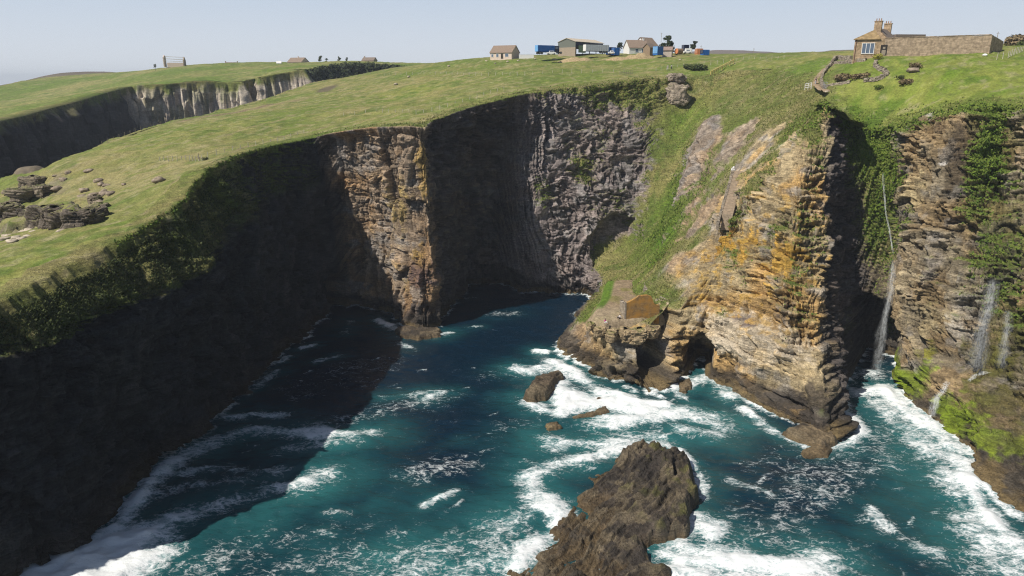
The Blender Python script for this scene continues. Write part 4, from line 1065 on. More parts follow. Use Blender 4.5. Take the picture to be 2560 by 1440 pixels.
def stone_mat(name, c1, c2, bw=.55, bh=.16, mortar=(.2, .17, .13), lichen=None):
    m, nt, b = new_mat(name); L = nt.links.new
    tc = N(nt, 'ShaderNodeTexCoord')
    sp = N(nt, 'ShaderNodeSeparateXYZ'); L(tc.outputs['Object'], sp.inputs[0])
    ad = N(nt, 'ShaderNodeMath', operation='ADD'); L(sp.outputs[0], ad.inputs[0]); L(sp.outputs[1], ad.inputs[1])
    cb = N(nt, 'ShaderNodeCombineXYZ'); L(ad.outputs[0], cb.inputs[0]); L(sp.outputs[2], cb.inputs[1])
    nz_ = N(nt, 'ShaderNodeTexNoise'); nz_.inputs['Scale'].default_value = .9; nz_.inputs['Detail'].default_value = 4
    L(tc.outputs['Object'], nz_.inputs['Vector'])
    wv = N(nt, 'ShaderNodeVectorMath', operation='MULTIPLY_ADD'); wv.inputs[1].default_value = (.35, .22, 0); L(nz_.outputs['Color'], wv.inputs[0]); L(cb.outputs[0], wv.inputs[2])
    br = N(nt, 'ShaderNodeTexBrick'); br.inputs['Scale'].default_value = 1; br.inputs['Brick Width'].default_value = bw; br.inputs['Row Height'].default_value = bh
    br.inputs['Mortar Size'].default_value = .018; br.inputs['Color1'].default_value = (*c1, 1); br.inputs['Color2'].default_value = (*c2, 1); br.inputs['Mortar'].default_value = (*mortar, 1)
    L(wv.outputs[0], br.inputs['Vector'])
    n2 = N(nt, 'ShaderNodeTexNoise'); n2.inputs['Scale'].default_value = 1.6; n2.inputs['Detail'].default_value = 6; L(tc.outputs['Object'], n2.inputs['Vector'])
    mr = N(nt, 'ShaderNodeMapRange'); mr.inputs['From Min'].default_value = .3; mr.inputs['From Max'].default_value = .7; mr.inputs['To Min'].default_value = .65; mr.inputs['To Max'].default_value = 1.35
    L(n2.outputs[0], mr.inputs['Value'])
    sc = N(nt, 'ShaderNodeVectorMath', operation='SCALE'); L(br.outputs['Color'], sc.inputs[0]); L(mr.outputs[0], sc.inputs['Scale'])
    out = sc.outputs[0]
    if lichen:
        n3 = N(nt, 'ShaderNodeTexNoise'); n3.inputs['Scale'].default_value = .7; n3.inputs['Detail'].default_value = 6; L(tc.outputs['Object'], n3.inputs['Vector'])
        r3 = N(nt, 'ShaderNodeMapRange'); r3.inputs['From Min'].default_value = .38; r3.inputs['From Max'].default_value = .66; L(n3.outputs[0], r3.inputs['Value'])
        m3 = N(nt, 'ShaderNodeMix', data_type='RGBA'); m3.inputs['B'].default_value = (*lichen, 1); L(out, m3.inputs['A']); L(r3.outputs[0], m3.inputs['Factor']); out = m3.outputs['Result']
    L(out, b.inputs['Base Color']); b.inputs['Roughness'].default_value = .92; b.inputs['Specular IOR Level'].default_value = .2
    bp = N(nt, 'ShaderNodeBump'); bp.inputs['Strength'].default_value = .8; bp.inputs['Distance'].default_value = .06; L(br.outputs['Fac'], bp.inputs['Height']); bp.invert = True; L(bp.outputs[0], b.inputs['Normal'])
    return m
M_WALL = stone_mat('flagstone_masonry', (.52, .39, .27), (.38, .29, .20), mortar=(.3, .24, .18))
M_RUIN = stone_mat('lichened_masonry', (.46, .29, .12), (.30, .19, .085), .55, .16, (.12, .08, .045), (.50, .26, .06))
M_ASHLAR = stone_mat('dressed_sandstone', (.43, .31, .195), (.37, .265, .165), 1.1, .35, (.33, .24, .15))
M_DRY = stone_mat('drystone', (.50, .43, .34), (.34, .28, .21), .4, .12, (.12, .1, .08))
M_SLATE = simple_mat('stone_slate_roof', (.21, .165, .135), .85, .3, 3, stretch=(1, 1, 6), bump=.5)
M_ORANGE_ROOF = simple_mat('lichened_slate_roof', (.285, .20, .10), .9, .4, 1.2, bump=.4)
M_BROWN_ROOF = simple_mat('brown_tile_roof', (.25, .185, .14), .9, .2, 3, bump=.3)
M_HARL = simple_mat('cream_harling', (.66, .53, .44), .9, .08, 3)
M_WHITE = simple_mat('white_paint', (.78, .76, .74), .6, .05, 3)
M_TIMBER = simple_mat('weathered_timber', (.30, .25, .19), .9, .3, 5, stretch=(4, 4, .6))
M_PALE_POST = simple_mat('bleached_post', (.50, .46, .38), .9, .25, 4)
M_YEL = simple_mat('new_pine_rail', (.62, .46, .17), .7, .15, 3)
M_GLASS = simple_mat('window_glass', (.10, .135, .19), .08, .1, 2, spec=.8)
M_DARKW = simple_mat('dark_opening', (.03, .025, .022), .8, .2, 2)
M_BLUE = simple_mat('blue_steel', (.022, .13, .42), .5, .12, 2)
M_LBLUE = simple_mat('faded_blue_steel', (.17, .40, .72), .5, .12, 2)
M_NAVY = simple_mat('navy_steel', (.015, .02, .06), .5, .2, 2)
M_SHEDG = simple_mat('grey_green_cladding', (.155, .165, .14), .6, .1, 3, stretch=(8, 8, .3))
M_SHEDR = simple_mat('fibre_cement_roof', (.55, .47, .37), .8, .12, 2)
M_BLOCK = simple_mat('block_wall', (.36, .29, .22), .9, .12, 3)
M_GREENC = simple_mat('pale_green_steel', (.26, .34, .21), .6, .12, 3)
M_ORANGE = simple_mat('orange_paint', (.62, .24, .10), .6, .12, 3)
M_METAL = simple_mat('galvanised_steel', (.46, .47, .48), .45, .12, 3, metal=.6)
M_RUBBER = simple_mat('black_rubber', (.02, .02, .022), .8, .2, 3)
M_WIRE = simple_mat('fence_wire', (.3, .3, .29), .5, .1, 3, metal=.6)
M_STRAW = simple_mat('earth_and_straw', (.36, .27, .15), .95, .35, 2, bump=.6)
M_FLAG = simple_mat('flagstone', (.36, .28, .20), .9, .25, 2, bump=.4)
M_PATH = simple_mat('trodden_earth', (.30, .22, .14), .95, .22, 1.2, bump=.3)

# ------------------------------------------------------------------ cottage with walled yard above the cliff
def local(parent, q): return Vector(q) - parent.location
def base_pt(px, py, Y): return Vector(P(px, py, Y))
a0 = base_pt(2131, 151, 185); b0 = base_pt(2206, 144.5, 182.1); 
c = thing('stone_cottage', (a0 + b0) / 2, 0, 'tan stone cottage with orange lichened hip roof and two chimneys above the cliff', 'cottage')
u_ = (b0 - a0); u_.z = 0; Lh = u_.length; u_.normalize(); back_ = Vector((-u_.y, u_.x, 0))
zb = min(a0.z, b0.z) - 1.2; ze = P(2137, 98, 185)[2]
o_ = c.location
def lp(s, d, z): return a0 + u_ * s + back_ * d - o_ + Vector((0, 0, z - a0.z))
mb = MB(); dep = 6.0
mb.prism([lp(0, 0, zb), lp(Lh, 0, zb), lp(Lh, dep, zb), lp(0, dep, zb)], (0, 0, ze - zb)); mb.build('wall', M_ASHLAR, c)
# hip roof of the front wing
apv = lp(Lh * .62, 3.0, P(2181, 74, 186)[2])
mb = MB(); e = .35
r_ = [lp(-e, -e, ze), lp(Lh * .86, -e, ze), lp(Lh * .86, dep, ze), lp(-e, dep, ze)]
apl = apv; apb = apl + back_ * 3.2
mb.add([r_[0], r_[1], apl, r_[0] - Vector((0, 0, .18)), r_[1] - Vector((0, 0, .18))], [(0, 1, 2), (0, 3, 4, 1)]); mb.build('hip_roof', M_ORANGE_ROOF, c)
mb = MB(); mb.add([r_[1], r_[2], apb, apl, r_[3], r_[0]], [(0, 1, 2, 3), (4, 5, 3, 2)]); mb.build('roof', M_SLATE, c)
# main block behind with its chimney gable
g0 = Vector(P(2190, 98, 189.5)) - o_; rdir = Vector((.64, .77, 0)); rs = Vector((rdir.y, -rdir.x, 0))
wg = 2.75; hz_ = P(2190, 72, 190.5)[2] - P(2190, 98, 190.5)[2]
gp = [g0 - rs * wg - Vector((0, 0, 3.5)), g0 + rs * wg - Vector((0, 0, 3.5)), g0 + rs * wg, g0 + Vector((0, 0, hz_)), g0 - rs * wg]
mb = MB(); mb.prism(gp, rdir * 11); mb.build('gable_block', M_ASHLAR, c)
mb = MB(); th = .18
for sgn in (-1, 1):
    q0 = g0 + rs * (sgn * (wg + .25)) + Vector((0, 0, -.15)) + rdir * .35; q1 = g0 + Vector((0, 0, hz_ + .12)) + rdir * .35
    mb.prism([q0, q1, q1 + Vector((0, 0, th)), q0 + Vector((0, 0, th))], rdir * 10.4)
mb.build('main_roof', M_SLATE, c)
for dist, pxs in ((.45, 0), (10.6, 0)):
    cb_ = g0 + rdir * dist + Vector((0, 0, hz_ - .5)); rot = math.atan2(rdir.y, rdir.x) - math.pi / 2
    mb = MB(); mb.box(cb_ + Vector((0, 0, .95)), (1.75, .85, 2.6), rot); mb.box(cb_ + Vector((0, 0, 2.32)), (1.95, 1.05, .2), rot)
    ch = mb.build('chimney', M_ASHLAR, c)
    for k in (-.55, 0, .55):
        p_ = cb_ + rs * k + Vector((0, 0, 2.42)); mp_ = MB(); mp_.tube(p_, p_ + Vector((0, 0, .6)), .13, .11, 8); mp_.build('chimney_pot', simple_mat('clay_pot', (.34, .2, .12)) if 'clay_pot' not in bpy.data.materials else bpy.data.materials['clay_pot'], ch)
def win(parent, s, z0, w_, h_, n, frame=M_WHITE):
    f = MB(); 
    for k in range(n + 1): f.box(lp(s + w_ * k / n, -.06, z0 + h_ / 2), (.13, .14, h_ + .1), math.atan2(u_.y, u_.x))
    for zz_ in (z0, z0 + h_): f.box(lp(s + w_ / 2, -.065, zz_), (w_ + .2, .15, .14), math.atan2(u_.y, u_.x))
    fo_ = f.build('window', frame, parent)
    g = MB(); g.box(lp(s + w_ / 2, -.02, z0 + h_ / 2), (w_, .06, h_), math.atan2(u_.y, u_.x)); g.build('pane', M_GLASS, fo_)
m_ = mpp(2160, 120, 185)
win(c, 18 * m_, P(2150, 134, 184)[2], 27 * m_, 24.5 * m_, 3)
f = MB(); f.box(lp(66.5 * m_, -.03, P(2195, 137, 182.6)[2] + 1.15), (1.45, .10, 2.35), math.atan2(u_.y, u_.x)); dr = f.build('doorway', M_DARKW, c)
f = MB(); f.box(lp(67 * m_, -.10, P(2195, 137, 182.6)[2] + .55), (.9, .05, 1.1), math.atan2(u_.y, u_.x)); f.box(lp(67 * m_, -.10, P(2195, 137, 182.6)[2] + 1.6), (.55, .05, .5), math.atan2(u_.y, u_.x)); f.build('lattice_gate', M_TIMBER, dr)
f = MB(); f.tube(lp(.35, -.09, zb), lp(.35, -.09, ze), .07); f.build('drainpipe', simple_mat('rust_brown_pipe', (.15, .07, .05)), c)
# low lean-to roof behind
f = MB(); q = Vector(P(2265, 92, 199)) - o_; f.box(q - Vector((0, 0, .3)), (8.5, 4, 1.6), .1); f.build('outbuilding', M_SLATE, c)
# yard wall
e0 = base_pt(2206.5, 144.5, 182.1) + Vector((.03, -.004, 0)); e1 = base_pt(2473, 131, 172.6); e2 = base_pt(2505, 127, 178.5)
t0, t1, t2 = e0.copy(), e1.copy(), e2.copy()
t0.z = P(2207, 96, 182.1)[2]; t1.z = P(2476, 87, 172.6)[2]; t2.z = P(2506, 104, 178.5)[2]
yw = thing('yard_wall', (e0 + e1) / 2, 0, 'long high flagstone yard wall running right from the cottage', 'wall')
o_ = yw.location
def wall_seg(p0, p1, q0, q1, th, name, mat):
    d = (p1 - p0); n_ = Vector((-d.y, d.x, 0)).normalized() * th
    f = MB(); dn = Vector((0, 0, 1.2)); pts = []
    K_ = 28
    for k in range(K_ + 1):
        t = k / K_; pts.append((p0.lerp(p1, t) - dn - o_, q0.lerp(q1, t) - o_ + Vector((0, 0, random.uniform(-.05, .05)))))
    vs = []; fs = []
    for a_, b_ in pts: vs += [a_, b_, b_ + n_, a_ + n_]
    for k in range(K_):
        o4 = 4 * k
        for j in range(4): fs.append((o4 + j, o4 + 4 + j, o4 + 4 + (j + 1) % 4, o4 + (j + 1) % 4))
    fs += [(0, 1, 2, 3), (4 * K_ + 3, 4 * K_ + 2, 4 * K_ + 1, 4 * K_)]
    f.add(vs, fs); return f.build(name, mat, yw)
wall_seg(e0, e1, t0, t1, .6, 'front_wall', M_WALL)
d01 = (e1 - e0).normalized() * .003
wall_seg(e1 + d01, e2, t1 + d01, t2, .6, 'end_wall', M_WALL)
f = MB()
for k in range(46):
    t = (k + .5) / 46; p_ = t0.lerp(t1, t) - o_; f.box(p_ + Vector((0, .3, .09)), ((t1 - t0).length / 46 * .96, .72, .13), math.atan2((t1 - t0).y, (t1 - t0).x), 1, .02)
f.build('coping', M_WALL, yw)

# ------------------------------------------------------------------ farm and haulage yard on the skyline
def gable_house(name, label, cat, px, py, Yd, Lm, Dm, Hm, Rm, rz, wall, roof, openings=(), chim=(), over=.3, skirt=2.0):
    t = thing(name, P(px, py, Yd), rz, label, cat)
    f = MB(); f.prism([(-Lm / 2, -Dm / 2, -skirt), (-Lm / 2, Dm / 2, -skirt), (-Lm / 2, Dm / 2, Hm), (-Lm / 2, 0, Hm + Rm), (-Lm / 2, -Dm / 2, Hm)], (Lm, 0, 0)); f.build('wall', wall, t)
    f = MB()
    for s_ in (-1, 1):
        a_ = Vector((-Lm / 2 - over, s_ * (Dm / 2 + over), Hm - over * Rm / (Dm / 2) + .05)); b_ = Vector((-Lm / 2 - over, 0, Hm + Rm + .05))
        f.prism([a_, b_, b_ + Vector((0, 0, .16)), a_ + Vector((0, 0, .16))], (Lm + 2 * over, 0, 0))
    ro = f.build('roof', roof, t)
    for k in chim:
        f = MB(); f.box((k, 0, Hm + Rm + .3), (.7, .6, 1.3)); f.box((k, 0, Hm + Rm + 1.0), (.85, .75, .12)); f.build('chimney', wall, ro)
    for kind, x_, z_, w_, h_ in openings:
        f = MB(); f.box((x_, -Dm / 2 - .02, z_), (w_ + .25, .1, h_ + .25)); fr_ = f.build('window' if kind == 'w' else 'door', M_WHITE if kind == 'w' else M_TIMBER, t)
        f = MB(); f.box((x_, -Dm / 2 - .06, z_), (w_, .06, h_)); f.build('pane' if kind == 'w' else 'door_panel', M_GLASS if kind == 'w' else M_DARKW, fr_)
    return t
gable_house('farmhouse', 'cream bungalow with long brown roof at the left end of the skyline farm', 'house', 1262, 147, 322, 10.6, 7.5, 2.5, 2.9, math.radians(-27), M_HARL, M_BROWN_ROOF,
            [('w', -4.2, 1.3, .9, 1.1), ('w', -1.7, 1.3, 1.0, 1.2), ('d', .6, 1.0, .9, 2.0), ('w', 2.9, 1.35, 1.5, 1.2)])
f = MB(); f.box((0, 0, 0), (6.5, .4, 3.0)); f.box((0, 0, 1.55), (6.6, .5, .1)); q = f.build('garden_wall', M_WHITE); q.location = P(1316, 146, 318); q.rotation_euler = (0, 0, -.05); tag(q, 'low white wall touching the right end of the brown roofed bungalow', 'wall')
def wheels(t, xs, yw_, r=.5):
    for x_ in xs:
        for s_ in (-1, 1):
            f = MB(); f.tube((x_, s_ * yw_ - .15, r), (x_, s_ * yw_ + .15, r), r, r, 12); w0 = f.build('wheel', M_RUBBER, t)
            f = MB(); f.tube((x_, s_ * yw_ - .17, r), (x_, s_ * yw_ + .17, r), r * .5, r * .5, 8); f.build('rim', M_METAL, w0)
def ribbed_box(t, name, mat, c_, d_, ribs, mat2=None):
    f = MB(); f.box(c_, d_)
    for k in range(ribs):
        x_ = c_[0] - d_[0] / 2 + d_[0] * (k + .5) / ribs
        f.box((x_, c_[1], c_[2]), (d_[0] / ribs * .4, d_[1] + .08, d_[2] * .94))
    b_ = f.build(name, mat, t)
    return b_
t = thing('lorry_trailer', P(1362, 136, 305), math.radians(28), 'bright blue box trailer parked left of the big shed', 'trailer')
ribbed_box(t, 'cargo_box', M_BLUE, (0, 0, 2.3), (8.0, 2.5, 2.5), 18)
f = MB(); f.box((-4.06, 0, 2.3), (.1, 2.4, 2.4)); f.build('door', M_LBLUE, t)
f = MB(); f.box((0, 0, .9), (7.6, 1.0, .25)); f.build('chassis', M_NAVY, t); wheels(t, (-3, -2, 3), 1.05)
t = thing('lorry_cab', P(1389, 135, 309), math.radians(28), 'dark navy lorry cab between the blue trailer and the big shed', 'lorry')
f = MB(); f.box((0, 0, 1.9), (2.2, 2.4, 2.6), 0, .94); f.build('cab', M_NAVY, t); f = MB(); f.box((-.15, -1.2, 2.4), (1.3, .08, .8)); f.build('windscreen', M_GLASS, t); f = MB(); f.box((.4, 0, .6), (4.2, 1.0, .3)); f.build('chassis', M_NAVY, t); wheels(t, (-.6, 2), 1.0)
def car(px, py, Yd, rz, label, mat, L_=3.9, van=False):
    t = thing('parked_van' if van else 'parked_car', P(px, py, Yd), rz, label, 'van' if van else 'car')
    f = MB(); f.box((0, 0, .68), (L_, 1.7, .62), 0, .97); f.box((.15 if not van else .3, 0, 1.25 if not van else 1.5), (L_ * (.55 if not van else .8), 1.55, .6 if not van else 1.1), 0, .82 if not van else .93); f.build('body', mat, t)
    f = MB(); f.box((.15, -.74, 1.28), (L_ * .42, .1, .36)); f.build('window', M_GLASS, t); wheels(t, (-L_ * .32, L_ * .32), .78, .33); return t
car(1378, 137, 300, 0, 'small white car parked in front of the blue trailer', M_WHITE)
# big shed: gable to the left, long open side to the right
t = thing('farm_shed', P(1452, 133, 330), math.radians(48), 'big grey green farm shed with pale roof on the skyline', 'barn')
mS = mpp(1447, 120, 330); Ls, Dsh, Hs, Rs = 21.0, 9.6, 4.3, 1.5
f = MB(); f.box((-Dsh * 0, 0, .3), (.01, .01, .01)); 
f = MB(); f.prism([(-Ls / 2, -Dsh / 2, 2.1), (-Ls / 2, Dsh / 2, 2.1), (-Ls / 2, Dsh / 2, Hs), (-Ls / 2, 0, Hs + Rs), (-Ls / 2, -Dsh / 2, Hs)], (.25, 0, 0)); f.box((0, Dsh / 2 - .1, Hs / 2 + 1), (Ls, .2, Hs - 2)); f.box((Ls / 2 - .1, 0, Hs / 2 + 1), (.2, Dsh - .5, Hs - 2)); f.build('cladding', M_SHEDG, t)
f = MB(); f.box((-Ls / 2 + .13, 0, .05), (.3, Dsh, 4.1)); f.build('block_wall', M_BLOCK, t)
f = MB()
for s_ in (-1, 1):
    a_ = Vector((-Ls / 2 - .3, s_ * (Dsh / 2 + .3), Hs + .02)); b_ = Vector((-Ls / 2 - .3, 0, Hs + Rs + .12)); f.prism([a_, b_, b_ + Vector((0, 0, .14)), a_ + Vector((0, 0, .14))], (Ls + .6, 0, 0))
f.build('roof', M_SHEDR, t)
f = MB(); f.box((0, -Dsh / 2 + .1, 3.55), (Ls - .6, .15, 1.5)); f.build('side_cladding', M_NAVY, t)
for k in range(5):
    f = MB(); f.box((-Ls / 2 + .5 + k * (Ls - 1) / 4, -Dsh / 2, 1.5), (.25, .25, 5.6)); f.build('frame_post', M_NAVY, t)
f = MB(); f.box((-Ls / 2 + 4.5, -Dsh / 2 - .3, 1.4), (5.2, .15, 3.0)); f.build('green_door', M_GREENC, t)
t = thing('white_trailer', P(1490, 133, 312), math.radians(22), 'long white and grey trailer parked in front of the big shed', 'trailer')
ribbed_box(t, 'cargo_box', simple_mat('grey_white_curtain', (.52, .54, .58), .5, .08), (0, 0, 2.1), (11, 2.5, 2.5), 10)
f = MB(); f.box((-5.56, 0, 2.1), (.12, 2.5, 2.6)); f.box((-5.64, -.1, 2.6), (.08, 1.6, .3)); f.build('end_panel', M_WHITE, t); f = MB(); f.box((0, 0, .75), (10, 1, .25)); f.build('chassis', M_NAVY, t); wheels(t, (2.6, 3.7, 4.8), 1.05)
def container(px, py, Yd, rz, L_, H_, mat, mat_end, label):
    t = thing('shipping_container', P(px, py, Yd), rz, label, 'container')
    ribbed_box(t, 'shell', mat, (0, 0, H_ / 2 - .3), (L_, 2.4, H_ + .6), max(4, int(L_ * 1.6)))
    f = MB(); f.box((-L_ / 2 - .06, 0, H_ / 2), (.1, 2.35, H_ * .96)); d_ = f.build('door', mat_end, t)
    f = MB()
    for k in (-.6, -.2, .2, .6): f.tube((-L_ / 2 - .14, k, .2), (-L_ / 2 - .14, k, H_ - .1), .04)
    f.build('locking_bar', M_METAL, d_); return t
container(1527, 134, 318, .5, 3.4, 2.6, M_NAVY, M_BLUE, 'dark navy container directly right of the long white trailer')
container(1539, 134, 316, .4, 2.6, 2.4, M_BLUE, M_BLUE, 'small blue container left of the white gabled house')
container(1645, 134, 300, math.radians(40), 3.7, 2.75, M_BLUE, M_LBLUE, 'bright blue container with pale blue doors right of the white gabled house')
container(1762, 134, 306, .3, 2.9, 1.5, M_BLUE, M_NAVY, 'low blue container at the right end of the farm yard')
container(1713, 128, 320, .3, 2.2, 2.6, M_NAVY, M_NAVY, 'tall black container beside the wind bent right hand tree')
container(1747, 134, 312, .2, 2.6, 2.0, M_ORANGE, M_ORANGE, 'small orange container next to the low blue container')
gable_house('white_house', 'white gabled house with brown roof in the middle of the farm yard', 'house', 1589, 134, 330, 9.0, 7.5, 2.4, 3.2, math.radians(12), M_WHITE, M_BROWN_ROOF, [('w', -1, 1.2, 1.2, 1.2), ('w', 2, 1.2, 1.2, 1.2)], (3.4,))
gable_house('white_house', 'taller white cross gabled house joined behind the brown roofed white house', 'house', 1613, 134, 336, 8.0, 8.0, 3.2, 3.6, math.radians(40), M_WHITE, M_BROWN_ROOF)
gable_house('timber_shed', 'weathered brown timber shed left of the bright blue container', 'shed', 1622, 135, 312, 3.6, 3.4, 2.6, 1.5, math.radians(45), simple_mat('brown_boards', (.28, .2, .13), .9, .25, 4), M_SLATE)
gable_house('small_hut', 'small pale hut just right of the bright blue container', 'hut', 1668, 135, 304, 4.0, 3.0, 1.5, 1.2, math.radians(-20), simple_mat('pale_boards', (.5, .42, .36), .9, .2, 3), simple_mat('rusty_sheet', (.28, .2, .17), .8, .3, 3))
t = thing('water_tank', P(1697, 135, 312), .6, 'round orange ended tank between the two skyline trees', 'tank'); f = MB(); f.tube((-1.6, 0, 1.1), (1.6, 0, 1.1), 1.15, 1.15, 16); f.build('drum', simple_mat('rusty_drum', (.25, .17, .11)), t); f = MB(); f.tube((-1.72, 0, 1.1), (-1.61, 0, 1.1), 1.05, 1.15, 16); f.build('end_cap', M_ORANGE, t)
car(1718, 134, 304, 0, 'white van parked below the tall black container', M_WHITE, 3.2, True)
car(1528, 136, 306, 0, 'white pickup parked before the dark navy container', M_WHITE, 2.6)
for px, py, w_, h_ in ((1440, 141, 8, 1.5), (1597, 139, 7, 2.0), (1553, 142, 7, 1.2)):
    xs = np.linspace(-w_, w_, 26); ys = np.linspace(-3, 3, 12); gx_, gy_ = np.meshgrid(xs, ys, indexing='ij')
    z_ = h_ * np.clip(1 - (gx_ / w_) ** 2 - (gy_ / 3) ** 2, -.35, 1) * (.6 + .8 * fbm2(gx_ / 2 + px, gy_ / 2, 3, 701))
    o = raw_mesh('earth_mound', np.stack([gx_, gy_, z_ - .25 + (ground(gx_ + P(px, py, 303)[0], gy_ + P(px, py, 303)[1]) - P(px, py, 303)[2])], -1).reshape(-1, 3), grid_faces(26, 12), M_STRAW); o.location = P(px, py, 303)
    tag(o, {1440: 'brown earth bank in front of the big grey green shed', 1597: 'pale straw coloured heap in front of the white gabled house', 1553: 'low earth heap left of the straw coloured heap'}[px], 'mound')
for px, py, h_, lab in ((1652, 116, 40, 'thin pole rising behind the bright blue container'), (1752, 128, 17, 'thin pole above the small orange container'), (1884, 132, 14, 'lone utility pole on the skyline between farm and cottage'), (2490, 110, 36, 'dark pole standing behind the yard wall end'),):
    Yp = 330 if px < 2000 else 212
    t = thing('utility_pole', P(px, py, Yp), 0, lab, 'pole'); f = MB(); hm = h_ * mpp(px, py, Yp) * .8; f.tube((0, 0, -2.5), (0, 0, hm), .09, .07); f.build('pole', M_TIMBER, t)
    f = MB(); f.box((0, 0, hm - .4), (.9, .08, .08)); f.build('crossarm', M_TIMBER, t)

# far side of the inlet
def far_at(px, py, Yd): return P(px, py, Yd)
t = thing('ruined_barn', far_at(438, 166, 590), math.radians(10), 'roofless pale barn with bare roof bars on the far headland', 'ruin')
f = MB(); f.box((-7.5, 0, 3.2), (.7, 6, 7.4)); f.prism([(-7.8, -3, 6.9), (-7.8, 3, 6.9), (-7.8, 0, 8.6)], (.7, 0, 0)); f.build('gable_wall', M_HARL, t)
f = MB(); f.box((7.5, 0, 2.2), (.7, 6, 5.4)); f.prism([(7.15, -3, 4.9), (7.15, 3, 4.9), (7.15, 0, 7.4)], (.7, 0, 0)); f.build('gable_wall', M_BLOCK, t)
f = MB(); f.box((1.0, -2.8, 1.0), (12.2, .5, 3.6)); f.build('front_wall', M_HARL, t)
for zz_, yy_ in ((7.6, 0), (5.9, -1.5), (5.9, 1.5), (4.2, -2.9)):
    f = MB(); f.tube((-7.4, yy_, zz_), (7.4, yy_, zz_ - .6), .16); f.build('roof_bar', M_PALE_POST, t)
gable_house('ruined_cottage', 'low grey cottage with a chimney at each end on the far headland', 'cottage', 580, 165, 585, 9.5, 5, 1.4, 1.3, .1, M_BLOCK, M_SLATE, (), (-4.6, 4.6))
gable_house('far_bungalow', 'brown roofed bungalow alone on the far headland skyline', 'house', 746, 161, 560, 13.5, 9, 1.6, 3.2, math.radians(-24), M_HARL, M_BROWN_ROOF, (), (.5,))
gable_house('white_hut', 'tiny white hut left of the far brown roofed bungalow', 'hut', 698, 162, 560, 3.2, 3, 1.2, 1.4, .2, M_WHITE, M_WHITE)
gable_house('far_cottage', 'grey cottage half hidden behind the dark far wood', 'cottage', 924, 157, 560, 10, 6, 1.6, 2.2, -.3, M_BLOCK, M_SLATE, (), (-4,))

# ------------------------------------------------------------------ leaves
def leaf_mat(name, c1, c2, rough=.8):
    m, nt, b = new_mat(name); L = nt.links.new
    g = N(nt, 'ShaderNodeNewGeometry'); r = N(nt, 'ShaderNodeMix', data_type='RGBA'); r.inputs['A'].default_value = (*c1, 1); r.inputs['B'].default_value = (*c2, 1)
    L(g.outputs['Random Per Island'], r.inputs['Factor']); L(r.outputs['Result'], b.inputs['Base Color']); b.inputs['Roughness'].default_value = rough; b.inputs['Specular IOR Level'].default_value = .2
    return m
M_PINE = leaf_mat('dark_needles', (.018, .03, .014), (.05, .065, .03)); M_SCRUB = leaf_mat('scrub_leaves', (.035, .055, .018), (.10, .115, .04)); M_BROWNS = leaf_mat('dead_bracken', (.12, .09, .05), (.24, .18, .10))
M_IVY = leaf_mat('cliff_plants', (.055, .10, .014), (.16, .20, .035)); M_TUFT = leaf_mat('grass_blades', (.09, .125, .022), (.27, .25, .10)); M_BARK = simple_mat('grey_bark', (.12, .095, .075), .9, .3, 4)
M_DIM = leaf_mat('shaded_turf_blades', (.035, .052, .014), (.085, .095, .03)); M_LUSHT = leaf_mat('lush_blades', (.06, .12, .012), (.16, .21, .03))  # first one: darker copy of the grass blades, shade put into its colour
def leaf_quads(C_, Nn_, size, up=0.0):
    """one small folded leaf card per centre"""
    n = len(C_); r = RNG.normal(size=(n, 3)); r = r / np.linalg.norm(r, axis=1)[:, None]
    ax = np.cross(r, Nn_ + .35 * RNG.normal(size=(n, 3))); ax /= np.linalg.norm(ax, axis=1)[:, None] + 1e-9
    bx = np.cross(Nn_, ax); bx = bx * (1 - up) + up * A((0, 0, 1.0)); bx /= np.linalg.norm(bx, axis=1)[:, None] + 1e-9
    s = np.asarray(size).reshape(-1, 1) * RNG.uniform(.6, 1.4, (n, 1))
    v = np.stack([C_ - ax * s * .5, C_ + bx * s * .55 + Nn_ * s * .3, C_ + ax * s * .5, C_ - bx * s * .45], 1).reshape(-1, 3)
    return v, np.arange(4 * n).reshape(-1, 4)
def crown_pts(n, cen, rad, flat=1.0):
    d = RNG.normal(size=(n, 3)); d /= np.linalg.norm(d, axis=1)[:, None]
    rr = RNG.uniform(.35, 1, (n, 1)) ** .5
    return A(cen) + d * rr * A(rad), d
def tree(px, py, Yd, h, label, bend=.25, group=None, n=900, conif=False, mat=None):
    t = thing('tree', P(px, py, Yd), 0, label, 'tree', group)
    f = MB(); f.tube((0, 0, -1.5), (bend * h * .3, 0, h * .5), h * .035, h * .022, 7); f.tube((bend * h * .3, 0, h * .5), (bend * h * .5, 0, h * .85), h * .022, h * .008, 6)
    for k in range(6):
        z_ = h * RNG.uniform(.35, .7); an = RNG.uniform(0, 6.28); f.tube((bend * z_ * .6, 0, z_), (bend * z_ * .6 + math.cos(an) * h * .25, math.sin(an) * h * .25, z_ + h * .12), h * .014, h * .004, 5)
    f.build('trunk', M_BARK, t)
    pts = []; nn = []
    for k in range(17):
        z_ = h * RNG.uniform(.25, 1.0); w_ = h * (.34 * (1.15 - z_ / h) + .07) if conif else h * .2 * RNG.uniform(.7, 1.2); an = RNG.uniform(0, 6.28)
        c_ = (bend * z_ * .6 + math.cos(an) * w_ * .8, math.sin(an) * w_ * .8, z_); p_, d_ = crown_pts(n // 24, c_, (w_ * .7, w_ * .7, w_ * .26)); pts.append(p_); nn.append(d_)
    v, q = leaf_quads(np.concatenate(pts), np.concatenate(nn), h * .11); raw_mesh('crown', v, q, mat or M_PINE, parent=t)
    return t
tree(1665, 131, 312, 6.6, 'tall dark conifer behind the bright blue container', .1, conif=True)
tree(1727, 131, 318, 4.6, 'wind bent dark tree behind the white van', .5)
tree(1546, 134, 320, 4.4, 'thin ragged tree left of the white gabled house', .3, n=400)
